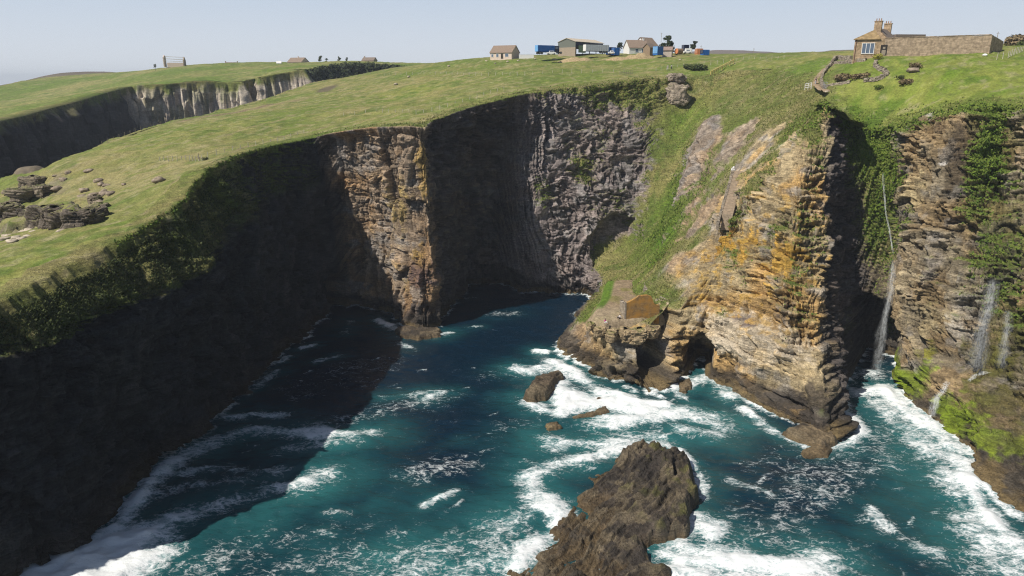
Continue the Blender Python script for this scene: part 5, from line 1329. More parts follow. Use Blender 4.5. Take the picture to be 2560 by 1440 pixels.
tree(1681, 134, 316, 2.6, 'short bush like tree between the conifer and the orange ended tank', .2)
for px, py, h_, lab in ((800, 158, 5.4, 'rounded grey green tree left of the dark far wood'), (816, 160, 4.0, 'lower tree touching the rounded far tree'), (848, 158, 4.8, 'broad tree standing above the dark far wood'), (866, 157, 4.0, 'small tree at the middle of the far wood top'), (388, 172, 3.4, 'round dark bush left of the roofless barn')):
    tree(px, py, 560, h_ * 1.0, lab, .15, n=500, mat=M_SCRUB)
# the wood on the far slope: one dark mass
pts = []; nn = []; tr = MB()
for k in range(430):
    px = RNG.uniform(775, 1010); top = np.interp(px, [775, 800, 850, 900, 950, 1000, 1015], [176, 166, 160, 158, 160, 166, 170]); bot = np.interp(px, [775, 860, 930, 1000, 1015], [212, 204, 198, 180, 174])
    py = RNG.uniform(top + 5, bot); Yd = np.interp(px, [775, 850, 1000], [436, 446, 456]) + RNG.uniform(-4, 3)
    c_ = P(px, py, Yd); r_ = RNG.uniform(2.0, 3.6)
    p_, d_ = crown_pts(80, c_, (r_, r_, r_ * .75)); pts.append(p_); nn.append(d_)
    if k % 3 == 0: tr.tube(c_ - A((0, 0, 9)), c_, .25, .15, 5)
v, q = leaf_quads(np.concatenate(pts), np.concatenate(nn), 1.0); o = raw_mesh('woodland', v, q, leaf_mat('far_wood_leaves', (.02, .03, .016), (.075, .09, .035))); tag(o, kind='stuff')
o = tr.build('woodland_trunks', M_BARK); tag(o, kind='stuff')
def bush(px, py, r, label, mat=M_SCRUB, n=700, flat=.6, Yd=None):
    c_ = G(px, py) if Yd is None else P(px, py, Yd)
    t = thing('shrub', c_, 0, label, 'shrub'); pts = []; nn = []; f = MB()
    for k in range(9):
        an = RNG.uniform(0, 6.28); q0 = RNG.uniform(.1, .75) * r; cc_ = (math.cos(an) * q0, math.sin(an) * q0, r * flat * RNG.uniform(.3, .7)); f.tube((0, 0, -.3), cc_, .06, .03, 5)
        p_, d_ = crown_pts(n // 9, cc_, (r * .45, r * .45, r * flat * .5)); pts.append(p_); nn.append(d_)
    v, q = leaf_quads(np.concatenate(pts), np.concatenate(nn), r * .16); raw_mesh('foliage', v, q, mat, parent=t); f.build('stem', M_BARK, t)
bush(1745, 176, 3.4, 'wide dark shrub above the yellow handrail foot'); bush(1725, 172, 2.4, 'smaller dark shrub left of the wide dark shrub')
bush(2105, 203, 2.6, 'grey brown dead shrub at the foot of the garden terrace', M_BROWNS); bush(2150, 200, 2.2, 'brown dead shrub right of the grey brown one on the garden terrace', M_BROWNS); bush(2168, 203, 1.2, 'small dark round shrub at the right end of the brown shrubs')
bush(2290, 172, 1.6, 'pale brown bush on the slope right of the stone garden wall', M_BROWNS); bush(2262, 214, 1.7, 'tan withered bush low on the grass right of the garden wall', M_BROWNS)
bush(2535, 120, 4.0, 'tall brown gorse bush beyond the right end of the yard wall', M_BROWNS, 1200, .8, 204); bush(2556, 124, 2.6, 'green gorse bush at the right picture edge beside the yard wall', M_SCRUB, 700, .8, 200)
bush(2250, 200, 1.3, 'leafy dark green plant right of the white stone garden wall', M_SCRUB, 300); bush(2200, 222, 1.4, 'leafy green plant clump below the white stone garden wall', M_IVY, 300)
bush(516, 402, .8, 'small dark bush beside the leaning posts on the left headland edge', M_PINE, 300, 1.0)
bush(2190, 150, 1.6, 'yellow flowering clump in front of the cottage door', leaf_mat('yellow_flowers', (.22, .22, .03), (.42, .38, .08)), 400, .8)

# plants hanging on the cliffs, and grass along the broken edge
vflat = (CL_veg * np.concatenate([np.ones((ns, NT)), np.ones((ns, NT2 - NT)) * .6], 1)).ravel()
Vf = CL_V.reshape(-1, 3); Nf = CL_N.reshape(-1, 3); nzf = CL_nz.ravel()
dim = (np.concatenate([np.repeat(np.interp(sv, S, [c[1]['col'][0] for c in COLS])[:, None], NT2, 1)], 1).ravel() < .12)
def scatter(name, wgt, n, size, mat, up, lift=.1):
    p_ = wgt / wgt.sum(); k = RNG.choice(len(wgt), n, p=p_)
    nn_ = Nf[k].copy(); nn_[:, 2] = np.abs(nn_[:, 2]) * .6 + .25; nn_ /= np.linalg.norm(nn_, axis=1)[:, None]
    c_ = Vf[k] + nn_ * lift + RNG.normal(size=(n, 3)) * .12
    v, q = leaf_quads(c_, nn_, size, up); o = raw_mesh(name, v, q, mat); return tag(o, kind='stuff')
wv_ = np.where(vflat > .5, 1.0, 0)
_d2 = dim.reshape(ns, NT2).copy(); _d2[:, NT - 4:] = False; dim = _d2.ravel()
stp_ = (nzf < .62) & (Vf[:, 2] > 3)
lz = np.maximum.reduce([a_ * np.exp(-((Vf - spot(px, py)[0]) ** 2).sum(1) / r ** 2) for px, py, r, a_ in [(2190, 400, 14, 1), (1655, 560, 6, 1), (1640, 640, 4, 1), (1690, 450, 4, .6), (2480, 400, 8, .8), (2250, 260, 10, .4), (2540, 700, 8, .4)]])
scatter('cliff_plants', wv_ * stp_ * ~dim + 1e-12, 20000, .33, M_IVY, .3)
scatter('cliff_plants', wv_ * lz * ss(.35, .6, fbm3(Vf[:, 0] / 2.5, Vf[:, 1] / 2.5, Vf[:, 2] / 2.5, 2, 171)) + 1e-12, 9000, .34, M_LUSHT, .35)
_A = (np.repeat(np.interp(sv, S, [c[1]['col'][0] for c in COLS])[:, None], NT2, 1).ravel() < .06)
scatter('dry_grass_tufts', wv_ * ~stp_ * ~dim * ~_A + 1e-12, 26000, .25, M_TUFT, .8)
scatter('shaded_turf_tufts', wv_ * dim * (nzf < .9) * (np.concatenate([lipd[:, :NT], np.zeros((ns, NT2 - NT))], 1).ravel() > 1.5) + 1e-12, 26000, .24, M_DIM, .5)

# ------------------------------------------------------------------ fences
def fence(pts, n, hgt, name, label, mat=M_PALE_POST, wires=2, lean=.05, Ys=None):
    q = [Vector(G(*p)) if Ys is None else Vector(P(p[0], p[1], Ys)) for p in pts]
    t = thing('wire_fence', q[0], 0, label, 'fence'); L_ = np.r_[0, np.cumsum([(b_ - a_).length for a_, b_ in zip(q[:-1], q[1:])])]
    tops = []
    for k in range(n):
        s_ = L_[-1] * k / (n - 1); i = min(np.searchsorted(L_, s_, 'right') - 1, len(q) - 2); p_ = q[i].lerp(q[i + 1], (s_ - L_[i]) / (L_[i + 1] - L_[i])) - q[0]
        if Ys is None:
            w_ = p_ + q[0]; p_.z = float(ground(w_.x, w_.y)) - q[0].z
        hh_ = hgt * random.uniform(.85, 1.15); tp = p_ + Vector((random.gauss(0, lean), random.gauss(0, lean), hh_)); f = MB(); f.tube(p_ - Vector((0, 0, .3)), tp, .075, .065, 5); f.build('post', mat, t); tops.append((p_, tp))
    f = MB()
    for w_ in range(wires):
        r_ = .55 + .35 * w_
        for (a_, b_), (c_, d_) in zip(tops[:-1], tops[1:]): f.tube(a_.lerp(b_, r_), c_.lerp(d_, r_), .012, .012, 3)
    f.build('wire', M_WIRE, t); return t
fence([(962, 190), (1080, 186), (1200, 189), (1330, 188), (1440, 181), (1560, 181)], 34, 1.15, '', 'long wire fence with pale posts crossing the middle of the green field')
fence([(860, 292), (940, 280), (1050, 285), (1150, 258), (1260, 226)], 22, 1.0, '', 'wire fence close above the tall pillar and the dark haven wall')
fence([(400, 404), (470, 400), (505, 400)], 12, .95, '', 'low broken fence ending at the small dark bush on the left headland')
fence([(520, 392), (575, 378), (640, 364), (760, 335)], 14, 1.0, '', 'fence along the shaded edge right of the small dark bush', M_PALE_POST)
fence([(255, 363), (350, 326), (440, 305), (560, 277), (700, 238), (770, 213), (860, 197), (960, 180)], 48, 1.1, '', 'wire fence following the far edge of the field above the inlet', M_TIMBER)
fence([(2492, 147), (2520, 143), (2556, 128)], 12, 1.2, '', 'short rising row of pale posts right of the yard wall')
fence([(1640, 178), (1700, 168), (1770, 162), (1860, 150), (1960, 147)], 22, 1.1, '', 'sparse fence above the wide dark shrub left of the cottage')
fence([(1000, 163), (1060, 155), (1120, 152)], 12, 1.2, '', 'little fence on the skyline where the far wood ends', M_TIMBER)
f0 = G(500, 400)
t = thing('leaning_posts', f0, 0, 'two dark leaning fence posts with a fallen stay on the left headland', 'posts'); f = MB(); f.tube((0, 0, -.2), (-.25, 0, 1.5), .07); f.build('post', M_TIMBER, t); f = MB(); f.tube((-.1, 0, -.2), (-.5, .1, .8), .07); f.build('post', M_TIMBER, t); f = MB(); f.tube((0, 0, .6), (1.1, 0, .05), .06); f.build('stay', M_TIMBER, t)
def rail(pts, hgt, label, mat, cat, name, npost=6, rails=2, thick=.09):
    q = [Vector(p) for p in pts]; t = thing(name, q[0], 0, label, cat)
    for a_, b_ in zip(q[:-1], q[1:]):
        for r_ in range(rails):
            h_ = hgt * (1 - r_ * .42); f = MB(); f.tube(a_ - q[0] + Vector((0, 0, h_)), b_ - q[0] + Vector((0, 0, h_)), thick, thick, 5); f.build('rail', mat, t)
        for k in range(npost + 1):
            p_ = a_.lerp(b_, k / npost) - q[0]; f = MB(); f.tube(p_ - Vector((0, 0, .4)), p_ + Vector((0, 0, hgt)), thick, thick, 5); f.build('post', mat, t)
    return t
r0, r1, r2 = G(1776, 191), G(1795, 181), G(1834, 160)
rail([r0, r1, r2], 1.5, 'new yellow pine handrail climbing the grass bank below the farm', M_YEL, 'handrail', 'handrail', 4, 2, .13)
g0 = G(2012, 222); g1 = G(2028, 219)
rail([g0, g1], 1.2, 'short white rail fence beside the path foot below the cottage', M_WHITE, 'fence', 'rail_fence', 2, 3, .07)
g0 = G(2057, 220); g1 = G(2067, 221)
rail([g0, g1], 1.4, 'grey metal gate in the garden wall below the cottage', M_METAL, 'gate', 'metal_gate', 3, 4, .045)
g0 = G(1549, 187); g1 = G(1582, 186)
rail([g0, g1], 1.2, 'weathered timber gate and rails at the cliff edge end of the field fence', M_TIMBER, 'gate', 'timber_gate', 6, 3, .06)

# ------------------------------------------------------------------ drystone walls, paths and steps by the cottage
def drape(pts, n):
    q = np.array([G(*p) for p in pts]); L_ = np.r_[0, np.cumsum(np.linalg.norm(np.diff(q[:, :2], axis=0), axis=1))]; s_ = np.linspace(0, L_[-1], n)
    r_ = np.stack([np.interp(s_, L_, q[:, k]) for k in range(2)], -1); return np.c_[r_, ground(r_[:, 0], r_[:, 1]) + (fbm2(r_[:, 0] / 1.3, r_[:, 1] / 1.3, 3, 51) - .5) * .5 + (fbm2(r_[:, 0] / 7, r_[:, 1] / 7, 3, 57) - .5) * 1.2], L_[-1]
def stone_wall(pts, hgt, wid, label):
    _, L_ = drape(pts, 4); n = max(4, int(L_ / .55)); q, _ = drape(pts, n); q0 = Vector(q[0]); t = MB()
    for k in range(n - 1):
        d = q[k + 1] - q[k]; rz = math.atan2(d[1], d[0]); lay = max(2, int(hgt / .28))
        for j in range(lay):
            t.box((q[k] + q[k + 1]) / 2 - np.array(q0) + A((0, 0, -.15 + (j + .5) * hgt / lay * random.uniform(.9, 1.15))), (np.linalg.norm(d[:2]) * random.uniform(.9, 1.25), wid * random.uniform(.75, 1.2), hgt / lay * 1.05), rz + random.uniform(-.2, .2), .92, .05)
    o = t.build('drystone_wall', M_DRY); o.location = q0; return tag(o, label, 'wall')
stone_wall([(2079, 162), (2082, 157), (2092, 151), (2128, 149)], 1.3, .7, 'drystone wall meeting the left corner of the cottage')
stone_wall([(2082, 160), (2100, 159), (2130, 157), (2165, 152)], .8, .8, 'pale drystone terrace wall just below the cottage front')
stone_wall([(2078, 163), (2064, 180), (2056, 192), (2052, 203), (2054, 211), (2062, 219)], 1.0, .6, 'drystone wall along the right of the path steps')
stone_wall([(2190, 160), (2185, 167), (2200, 175), (2213, 178)], 1.0, .7, 'curved upper stone garden wall on the slope below the cottage door')
stone_wall([(2210, 182), (2218, 188), (2205, 195), (2190, 201), (2175, 204), (2158, 209)], .9, 1.0, 'white topped stone garden wall curving down to the lower terrace')
stone_wall([(2068, 216), (2080, 215), (2100, 213), (2125, 211)], .7, .7, 'low half buried stone wall below the brown shrubs')
def path(pts, wid, mat, name='footpath', lift=.16):
    n = 60; q, L_ = drape(pts, n); d = np.gradient(q[:, :2], axis=0); d /= np.linalg.norm(d, axis=1)[:, None]; nn_ = np.c_[-d[:, 1], d[:, 0]]
    rows = []
    for k in (-.5, -.25, 0, .25, .5):
        w_ = wid * k * (.75 + .6 * fbm2(np.arange(n) / 5., np.full(n, k * 7), 2, 711)); p_ = q[:, :2] + nn_ * w_[:, None]; rows.append(np.c_[p_, q[:, 2] + lift - abs(k) * .3])
    R_ = np.stack(rows, 1); o = raw_mesh(name, R_.reshape(-1, 3), grid_faces(n, 5), mat, True); return tag(o, kind='structure')
path([(2038, 211), (2046, 219), (2056, 226), (2066, 232)], 1.6, M_PATH)
path([(2078, 164), (2062, 180), (2048, 195), (2040, 209)], 1.9, M_PATH)
q, L_ = drape([(2078, 164), (2062, 180), (2048, 195), (2040, 209)], 24); sp0 = Vector(q[0])
t = thing('path_steps', sp0, 0, 'flight of flat stone steps on the path left of the cottage garden', 'steps')
for k in range(0, 23): 
    d = q[min(k + 1, 23)] - q[k]; f = MB(); f.box(q[k] - np.array(sp0) + A((0, 0, .16)), (.35, 1.7, .26), math.atan2(d[1], d[0]), 1, .03); f.build('step', M_FLAG, t)

# steps cut into the headland, with their parapet
pb = Vector(spot(1815, 545)[0]); pt = Vector(spot(1846, 432)[0])
t = thing('stone_stairs', pb, 0, 'long straight flight of stone stairs down the grassy headland', 'stairs'); nst = 30
def on_cliff(p_):
    k = np.argmin((B[..., 0] - p_[0]) ** 2 + (B[..., 1] - p_[1]) ** 2 + .2 * (B[..., 2] - p_[2]) ** 2); return B.reshape(-1, 3)[k]
d_ = (pt - pb); side = Vector((1, -.35, 0)).normalized()
for k in range(nst):
    p_ = pb.lerp(pt, (k + .5) / nst); f = MB(); f.box(p_ - pb + Vector((0, 0, -.95)), (2.3, .75, 3.6), math.atan2(side.y, side.x), 1, .02); f.build('step', M_FLAG, t)
f = MB()
for k in range(nst + 8):
    p_ = pb.lerp(pt, (k - 5) / nst) - pb - side * 1.5
    for j in range(4): f.box(p_ + Vector((0, 0, -.7 + j * .45)), (.6 * random.uniform(.85, 1.15), .62, .5), math.atan2(side.y, side.x) + random.uniform(-.15, .15), .95, .05)
o = f.build('parapet_wall', M_DRY); o.location = pb; tag(o, 'rough stone parapet along the left of the long stone stairs', 'wall')
f = MB(); f.box((0, 0, .3), (.7, .6, .7), .2, .7, .06); f.box((.1, 0, .75), (.4, .4, .35), .5, .6, .05); o = f.build('white_stone', M_WHITE); o.location = pt - side * 1.5 + Vector((0, 0, .85)); tag(o, 'whitewashed stone capping the top of the stairs parapet', 'stone')

def crag(name, c_, rad, rz, seed, label, cat, col=(.3, .25, .19), bw=1.2, bh=.55, group=None, parent=None, tilt=.25):
    n1, n2 = 110, 70; th_ = np.linspace(0, 2 * np.pi, n1); ph = np.linspace(-1.5, 1.5, n2); T_, H_ = np.meshgrid(th_, ph, indexing='ij')
    d = np.stack([np.cos(T_) * np.cos(H_), np.sin(T_) * np.cos(H_), np.sin(H_)], -1); d = np.sign(d) * np.abs(d) ** .5
    q = d * A(rad); u = q[..., 0] + q[..., 1] * .7; w_ = q[..., 2] + tilt * q[..., 0]
    a_, ea = blocks(u, w_, bw, bh, seed); b_, eb_ = blocks(u, w_, bw * 2.6, bh * 2.6, seed + 3)
    k = 1 + ((a_ - .5) * .13 + (b_ - .5) * .34 - .10 * (1 - ss(0, .12, ea)) + (fbm3(d[..., 0] * 1.5 + seed, d[..., 1] * 1.5, d[..., 2] * 1.5, 3, seed) - .5) * .6)
    q = q * k[..., None]; q[-1] = q[0]; ca, sa = math.cos(rz), math.sin(rz); q = np.stack([q[..., 0] * ca - q[..., 1] * sa, q[..., 0] * sa + q[..., 1] * ca, q[..., 2]], -1)
    o = raw_mesh(name, q.reshape(-1, 3), grid_faces(n1, n2), M_CLIFF, parent=parent); cc_ = A(col) * (.55 + .6 * a_ + .3 * b_)[..., None]
    nn_ = normals(q); nn_ = nn_ * np.sign((nn_ * d).sum(-1, keepdims=True)); cc_ = mix(cc_, turf_colour(q[..., 0] + c_[0], q[..., 1] + c_[1], q[..., 2]), (ss(.72, .9, nn_[..., 2]) * ss(.4, .6, fbm2(q[..., 0] / 1.2 + seed, q[..., 1] / 1.2, 3, 5)) * .8)[..., None])
    set_col(o, np.clip(cc_, .01, .7).reshape(-1, 3)); set_f(o, np.zeros((n1, n2)), 'wet'); o.location = tuple(map(float, A(c_)))
    return tag(o, label, cat, group)
# ------------------------------------------------------------------ the landing platform and its ruin
pp = [(1521, 704), (1562, 701), (1606, 703), (1612, 722), (1640, 745), (1652, 786), (1600, 800), (1560, 800), (1512, 806), (1489, 795), (1492, 770), (1508, 748), (1520, 730)]
pz = lambda y: 11.15 + .055 * (y - 142)
wpl = []
for a_ in pp:
    q = W(*a_, 11.5)
    for _ in range(4): q = W(*a_, pz(q[1]))
    wpl.append(q)
wpl = np.array(wpl); xs = np.arange(wpl[:, 0].min() - 2, wpl[:, 0].max() + 2, .25); ys = np.arange(wpl[:, 1].min() - 2, wpl[:, 1].max() + 2, .25); gx_, gy_ = np.meshgrid(xs, ys, indexing='ij')
ind = inside(gx_, gy_, wpl[:, :2]); dd = line_dist(np.concatenate([wpl, wpl[:1]]), gx_, gy_) * np.where(ind, 1, -1) + (fbm2(gx_ / 1.5, gy_ / 1.5, 3, 721) - .5) * .8
zz_ = pz(gy_) + .25 + (fbm2(gx_ / 2, gy_ / 2, 3, 723) - .5) * .25 - 2.2 * (1 - ss(-1.6, .3, dd))
wl_ = W(1500, 770, 11.5); 
pcol = mix(A((.27, .20, .125)), A((.20, .175, .06)), ss(.45, .62, fbm2(gx_ / 3, gy_ / 3, 4, 725))[..., None] * .8) * (.8 + .4 * fbm2(gx_ / .8, gy_ / .8, 3, 727))[..., None]
edge_l = line_dist(np.array([W(1522, 708, 12), W(1512, 748, 11.6), W(1494, 770, 11.4)]), gx_, gy_); pcol = mix(pcol, A((.10, .17, .02)) * (.7 + .6 * fbm2(gx_, gy_, 3, 729))[..., None], (1 - ss(.9, 1.8, edge_l))[..., None])
edge_r = np.hypot(gx_ - W(1598, 728, 12)[0], (gy_ - W(1598, 728, 12)[1]) * .5); pcol = mix(pcol, A((.15, .18, .035)), (1 - ss(.8, 2.2, edge_r))[..., None])
pcol = mix(pcol, A((.34, .27, .18)) * (.6 + .8 * fbm2(gx_ / .7, gy_ / .7, 3, 731))[..., None], (ss(149, 145, gy_) * .7)[..., None])
gi_ = np.arange(gx_.size).reshape(gx_.shape); f_ = np.stack([gi_[:-1, :-1], gi_[1:, :-1], gi_[1:, 1:], gi_[:-1, 1:]], -1).reshape(-1, 4); f_ = f_[(dd > -1.7).ravel()[f_].all(1)]
us = np.zeros(gx_.size, bool); us[f_.ravel()] = True; rm = np.cumsum(us) - 1
o = raw_mesh('landing_platform', np.stack([gx_, gy_, zz_], -1).reshape(-1, 3)[us], rm[f_], M_FIELD, True); set_col(o, pcol.reshape(-1, 3)[us]); set_f(o, np.zeros(us.sum()), 'wet'); tag(o, kind='structure')
def onp(px, py):
    q = W(px, py, 11.5)
    for _ in range(4): q = W(px, py, pz(q[1]) + .25)
    return Vector(q)
ra, rb = onp(1563, 797), onp(1648, 786); rb.y = ra.y + 1.2; rb.x = (1648 - 1280) / FPX * (rb.y / ray(1648, 790)[1]); rb.z = ra.z
t = thing('roofless_ruin', ra, math.atan2(rb.y - ra.y, rb.x - ra.x), 'roofless stone gable glowing with orange lichen on the landing platform', 'ruin'); Lr = (rb - ra).length
f = MB(); prof = [(0, 0, -1.6), (Lr, 0, -1.6), (Lr, 0, 2.6), (Lr * .86, 0, 2.8), (Lr * .80, 0, 3.6), (Lr * .74, 0, 4.7), (Lr * .62, 0, 5.05), (Lr * .38, 0, 5.0), (Lr * .2, 0, 4.1), (Lr * .02, 0, 3.55), (0, 0, 3.55)]
f.prism(prof, (0, .65, 0)); f.build('gable_wall', M_RUIN, t)
f = MB(); f.box((.32, 2.4, .8), (.6, 3.4, 4.2), 0, 1, .05); f.build('side_wall', M_DRY, t); f = MB(); f.box((Lr - .32, 1.9, .3), (.6, 2.4, 3.4), 0, 1, .05); f.build('side_wall', M_DRY, t)
f = MB(); f.box((-.02, .33, 1.6), (.35, .75, 4.0), 0, 1, .03); f.build('quoin', M_DRY, t)
for k, (px_, py_, s_, lab) in enumerate([(1500, 815, 1.2, 'tan jointed block under the sitting person in magenta'), (1530, 825, 1.4, 'tan jointed block under the platform edge left of the ruin'), (1565, 822, 1.6, 'broad tan block straight below the left corner of the orange ruin'), (1600, 825, 1.7, 'mossy tan block below the middle of the orange ruin'), (1632, 815, 1.4, 'tan block below the right corner of the orange ruin'), (1478, 800, 1.0, 'small tan block at the left front corner of the platform')]):
    c_ = onp(px_, py_) + Vector((0, .8, -1.6)); crag('crag_block', c_, (s_ * 1.1, s_ * .9, s_ * .85), k, 831 + k * 3, lab, 'rock', (.36, .27, .16), .9, .5)
def loose_wall(pts, zf, hgt, wid, label):
    t = MB(); q = [Vector(p) for p in pts]; q0 = q[0]
    for a_, b_ in zip(q[:-1], q[1:]):
        n = max(2, int((b_ - a_).length / .55)); rz = math.atan2((b_ - a_).y, (b_ - a_).x)
        for k in range(n):
            for j in range(int(hgt / .35)): t.box(a_.lerp(b_, (k + .5) / n) - q0 + Vector((0, 0, -.3 + j * .37)), (.62 * random.uniform(.8, 1.2), wid * random.uniform(.8, 1.2), .4), rz + random.uniform(-.25, .25), .92, .06)
    o = t.build('drystone_wall', M_DRY); o.location = q0; return tag(o, label, 'wall')
loose_wall([onp(1612, 742), onp(1615, 722), onp(1622, 700) + Vector((0, 0, .5))], 0, 2.4, .9, 'pale rubble wall behind the orange ruin at the back of the platform')

# ------------------------------------------------------------------ rocks on land
def boulder(px, py, s, label, col=None, group=None, p=None, flat=.6, seed=0):
    c_ = G(px, py) if p is None else p
    n1, n2 = 14, 9; th_ = np.linspace(0, 2 * np.pi, n1, endpoint=False); ph = np.linspace(-1.3, 1.45, n2)
    T_, H_ = np.meshgrid(th_, ph, indexing='ij'); d = np.stack([np.cos(T_) * np.cos(H_), np.sin(T_) * np.cos(H_), np.sin(H_)], -1)
    r_ = 1 + (fbm3(d[..., 0] * 1.6 + seed, d[..., 1] * 1.6, d[..., 2] * 1.6, 3, 741) - .5) * 1.1; q = np.round(d * r_[..., None] * 3.2) / 3.2 * .6 + d * r_[..., None] * .4
    q = q * A((1.25, .9, flat)) * s; i = np.arange(n1)[:, None] * n2 + np.arange(n2 - 1)[None]; j = ((np.arange(n1) + 1) % n1)[:, None] * n2 + np.arange(n2 - 1)[None]
    F_ = np.stack([i, j, j + 1, i + 1], -1).reshape(-1, 4); o = raw_mesh('boulder', q.reshape(-1, 3), F_, col or M_ROCKS); o.location = tuple(map(float, A(c_) + A((0, 0, s * flat * .35)))); o.rotation_euler = (0, 0, seed * 1.7); return tag(o, label, 'boulder', group)
M_ROCKS = simple_mat('weathered_sandstone', (.27, .215, .16), .9, .4, 1.6, bump=.6); M_PALEROCK = simple_mat('pale_sandstone', (.45, .38, .29), .9, .3, 1.6, bump=.5)
for k, (px, py, s) in enumerate([(222, 430, .9), (172, 434, .8), (245, 455, .8), (253, 463, .8), (266, 466, .7), (310, 463, .5), (398, 454, 1.0), (160, 455, .9), (145, 476, 1.1), (212, 480, 1.0), (235, 492, 1.0), (262, 490, 1.2), (280, 488, 1.0), (250, 512, 1.0), (240, 525, 1.2), (138, 444, .5), (104, 455, .9), (205, 494, .8), (262, 480, .7)]):
    boulder(px, py, s, 'weathered brown boulder half sunk in the left headland turf', group='boulders on the left headland', seed=k)
for k, (px, py, s, lab) in enumerate([(85, 466, 2.0, 'flat topped crag block on the seaward edge, the upper one of the left headland'), (64, 500, 2.6, 'mossy crag block at the far left, above the dark rock face'), (112, 484, 1.8, 'crag block between the two biggest blocks on the seaward edge'), (22, 540, 2.8, 'big broken crag block at the left picture edge'), (240, 505, 1.3, 'square brown block at the right end of the rock face'), (255, 524, 1.3, 'lower brown block at the right end of the rock face')] + [(px_, py_, s_, 'dark jointed block of the rock face on the left headland') for px_, py_, s_ in ((62, 562, 2.2), (92, 560, 2.5), (118, 562, 2.3), (143, 560, 2.4), (170, 563, 2.1), (195, 565, 1.9), (222, 558, 1.8), (15, 580, 2.0), (242, 545, 1.5))]):
    g_ = G(px, py); crag('crag_block', g_ + A((0, 0, s * .2)), (s * 1.2, s, s * (.75 if k < 6 else 1.1)), k * 1.3, 771 + k * 5, lab, 'rock', (.25, .205, .15) if k < 6 else (.17, .14, .11), group=None if k < 6 else 'dark jointed blocks of the left headland rock face')
for k, (px, py, s) in enumerate([(45, 578, .8), (60, 580, .7), (75, 577, .9), (85, 580, .6), (30, 582, .7), (20, 592, .8), (40, 596, .8), (10, 600, .9), (30, 605, .8), (55, 598, .7), (68, 592, .6), (155, 580, .7), (2, 590, .8)]):
    boulder(px, py, s, 'pale loose slab on the stony patch by the left picture edge', M_PALEROCK, 'pale loose slabs by the left edge', seed=k + 60, flat=.4)
for k, (px, py, s) in enumerate([(1122, 166, .6), (1216, 154, .5), (1296, 153, .6), (1269, 155, .5), (1338, 148, .5), (1387, 150, .8), (1415, 153, .8), (1238, 159, .4), (1022, 193, .7), (990, 211, .7), (1700, 150, .5), (1660, 142, .5)]):
    boulder(px, py, s, 'pale stone lying on the upper green field', M_PALEROCK, 'pale stones on the upper field', seed=k + 80)
boulder(2462, 139, .45, 'white round stone on the grass below the yard wall end', M_WHITE, seed=3)
boulder(2282, 182, 1.1, 'brown boulder on the grass slope right of the garden walls', seed=5)
boulder(2066, 232, .5, 'pale stone at the lower end of the earth path', M_PALEROCK, seed=8)
# the jointed crag in the green gully
c0 = A(spot(1692, 236)[0]) + A((0, -1.0, .3)); t = thing('rock_crag', c0, 0, 'pale jointed crag jutting from the grass above the green gully', 'crag')
o = crag('lower_block', (0, 0, 0), (3.6, 3.2, 3.4), -.3, 801, None, None, (.34, .28, .215), 1.3, .9, parent=t, tilt=.3)
o = crag('upper_block', A(spot(1690, 197)[0]) - c0 + A((0, -.5, 0)), (2.9, 2.4, 1.7), .1, 811, None, None, (.34, .28, .215), 1.2, .7, parent=t, tilt=-.3)
# dark fin of rock off the headland, in front of the far cliff
fin = [P(*a, 205) for a in ((22, 520), (20, 480), (18, 455), (25, 445), (45, 432), (56, 417), (90, 414), (108, 425), (125, 440), (140, 470), (150, 520))]
cen = np.mean(fin, 0); f = MB(); fr_ = []
K_ = 40
top = np.array(fin); kk = np.linspace(0, len(top) - 1, K_); top = np.stack([np.interp(kk, np.arange(len(top)), top[:, j]) for j in range(3)], -1)
rows = []
for d_ in np.linspace(-1, 1, 9):
    q = top.copy(); q[:, 2] = top[:, 2] - abs(d_) ** 3 * 4; q[:, 1] += d_ * 5 + (fbm2(q[:, 0] / 2, q[:, 2] / 2 + d_, 3, 751) - .5) * 2.5; rows.append(q)
for z_ in (20, -2):
    q = rows[0].copy() if z_ == 0 else rows[0].copy(); q[:, 2] = np.minimum(q[:, 2], z_); q[:, 1] -= 2
    rows.insert(0, q)
R_ = np.stack(rows, 1) - cen; o = raw_mesh('sea_stack', R_.reshape(-1, 3), grid_faces(*R_.shape[:2]), simple_mat('dark_sandstone', (.16, .13, .09), .9, .35, .5, bump=.8)); o.location = tuple(map(float, cen)); tag(o, 'brown rock fin rising from the inlet beyond the left headland crags', 'sea stack')

# ------------------------------------------------------------------ falling water
def fall_mat():
    m, nt, b = new_mat('falling_water'); L = nt.links.new
    g = N(nt, 'ShaderNodeNewGeometry'); mp = N(nt, 'ShaderNodeMapping'); mp.inputs['Scale'].default_value = (5, 5, .35); n1 = N(nt, 'ShaderNodeTexNoise'); n1.inputs['Scale'].default_value = 1.0; n1.inputs['Detail'].default_value = 6
    L(g.outputs['Position'], mp.inputs['Vector']); L(mp.outputs[0], n1.inputs['Vector'])
    at = N(nt, 'ShaderNodeAttribute', attribute_name='dens'); r = N(nt, 'ShaderNodeMapRange'); r.inputs['From Min'].default_value = .38; r.inputs['From Max'].default_value = .75; L(n1.outputs[0], r.inputs['Value'])
    k = N(nt, 'ShaderNodeMath', operation='MULTIPLY'); L(r.outputs[0], k.inputs[0]); L(at.outputs['Fac'], k.inputs[1]); L(k.outputs[0], b.inputs['Alpha'])
    b.inputs['Base Color'].default_value = (.82, .84, .84, 1); b.inputs['Roughness'].default_value = .7; return m
M_FALL = fall_mat()
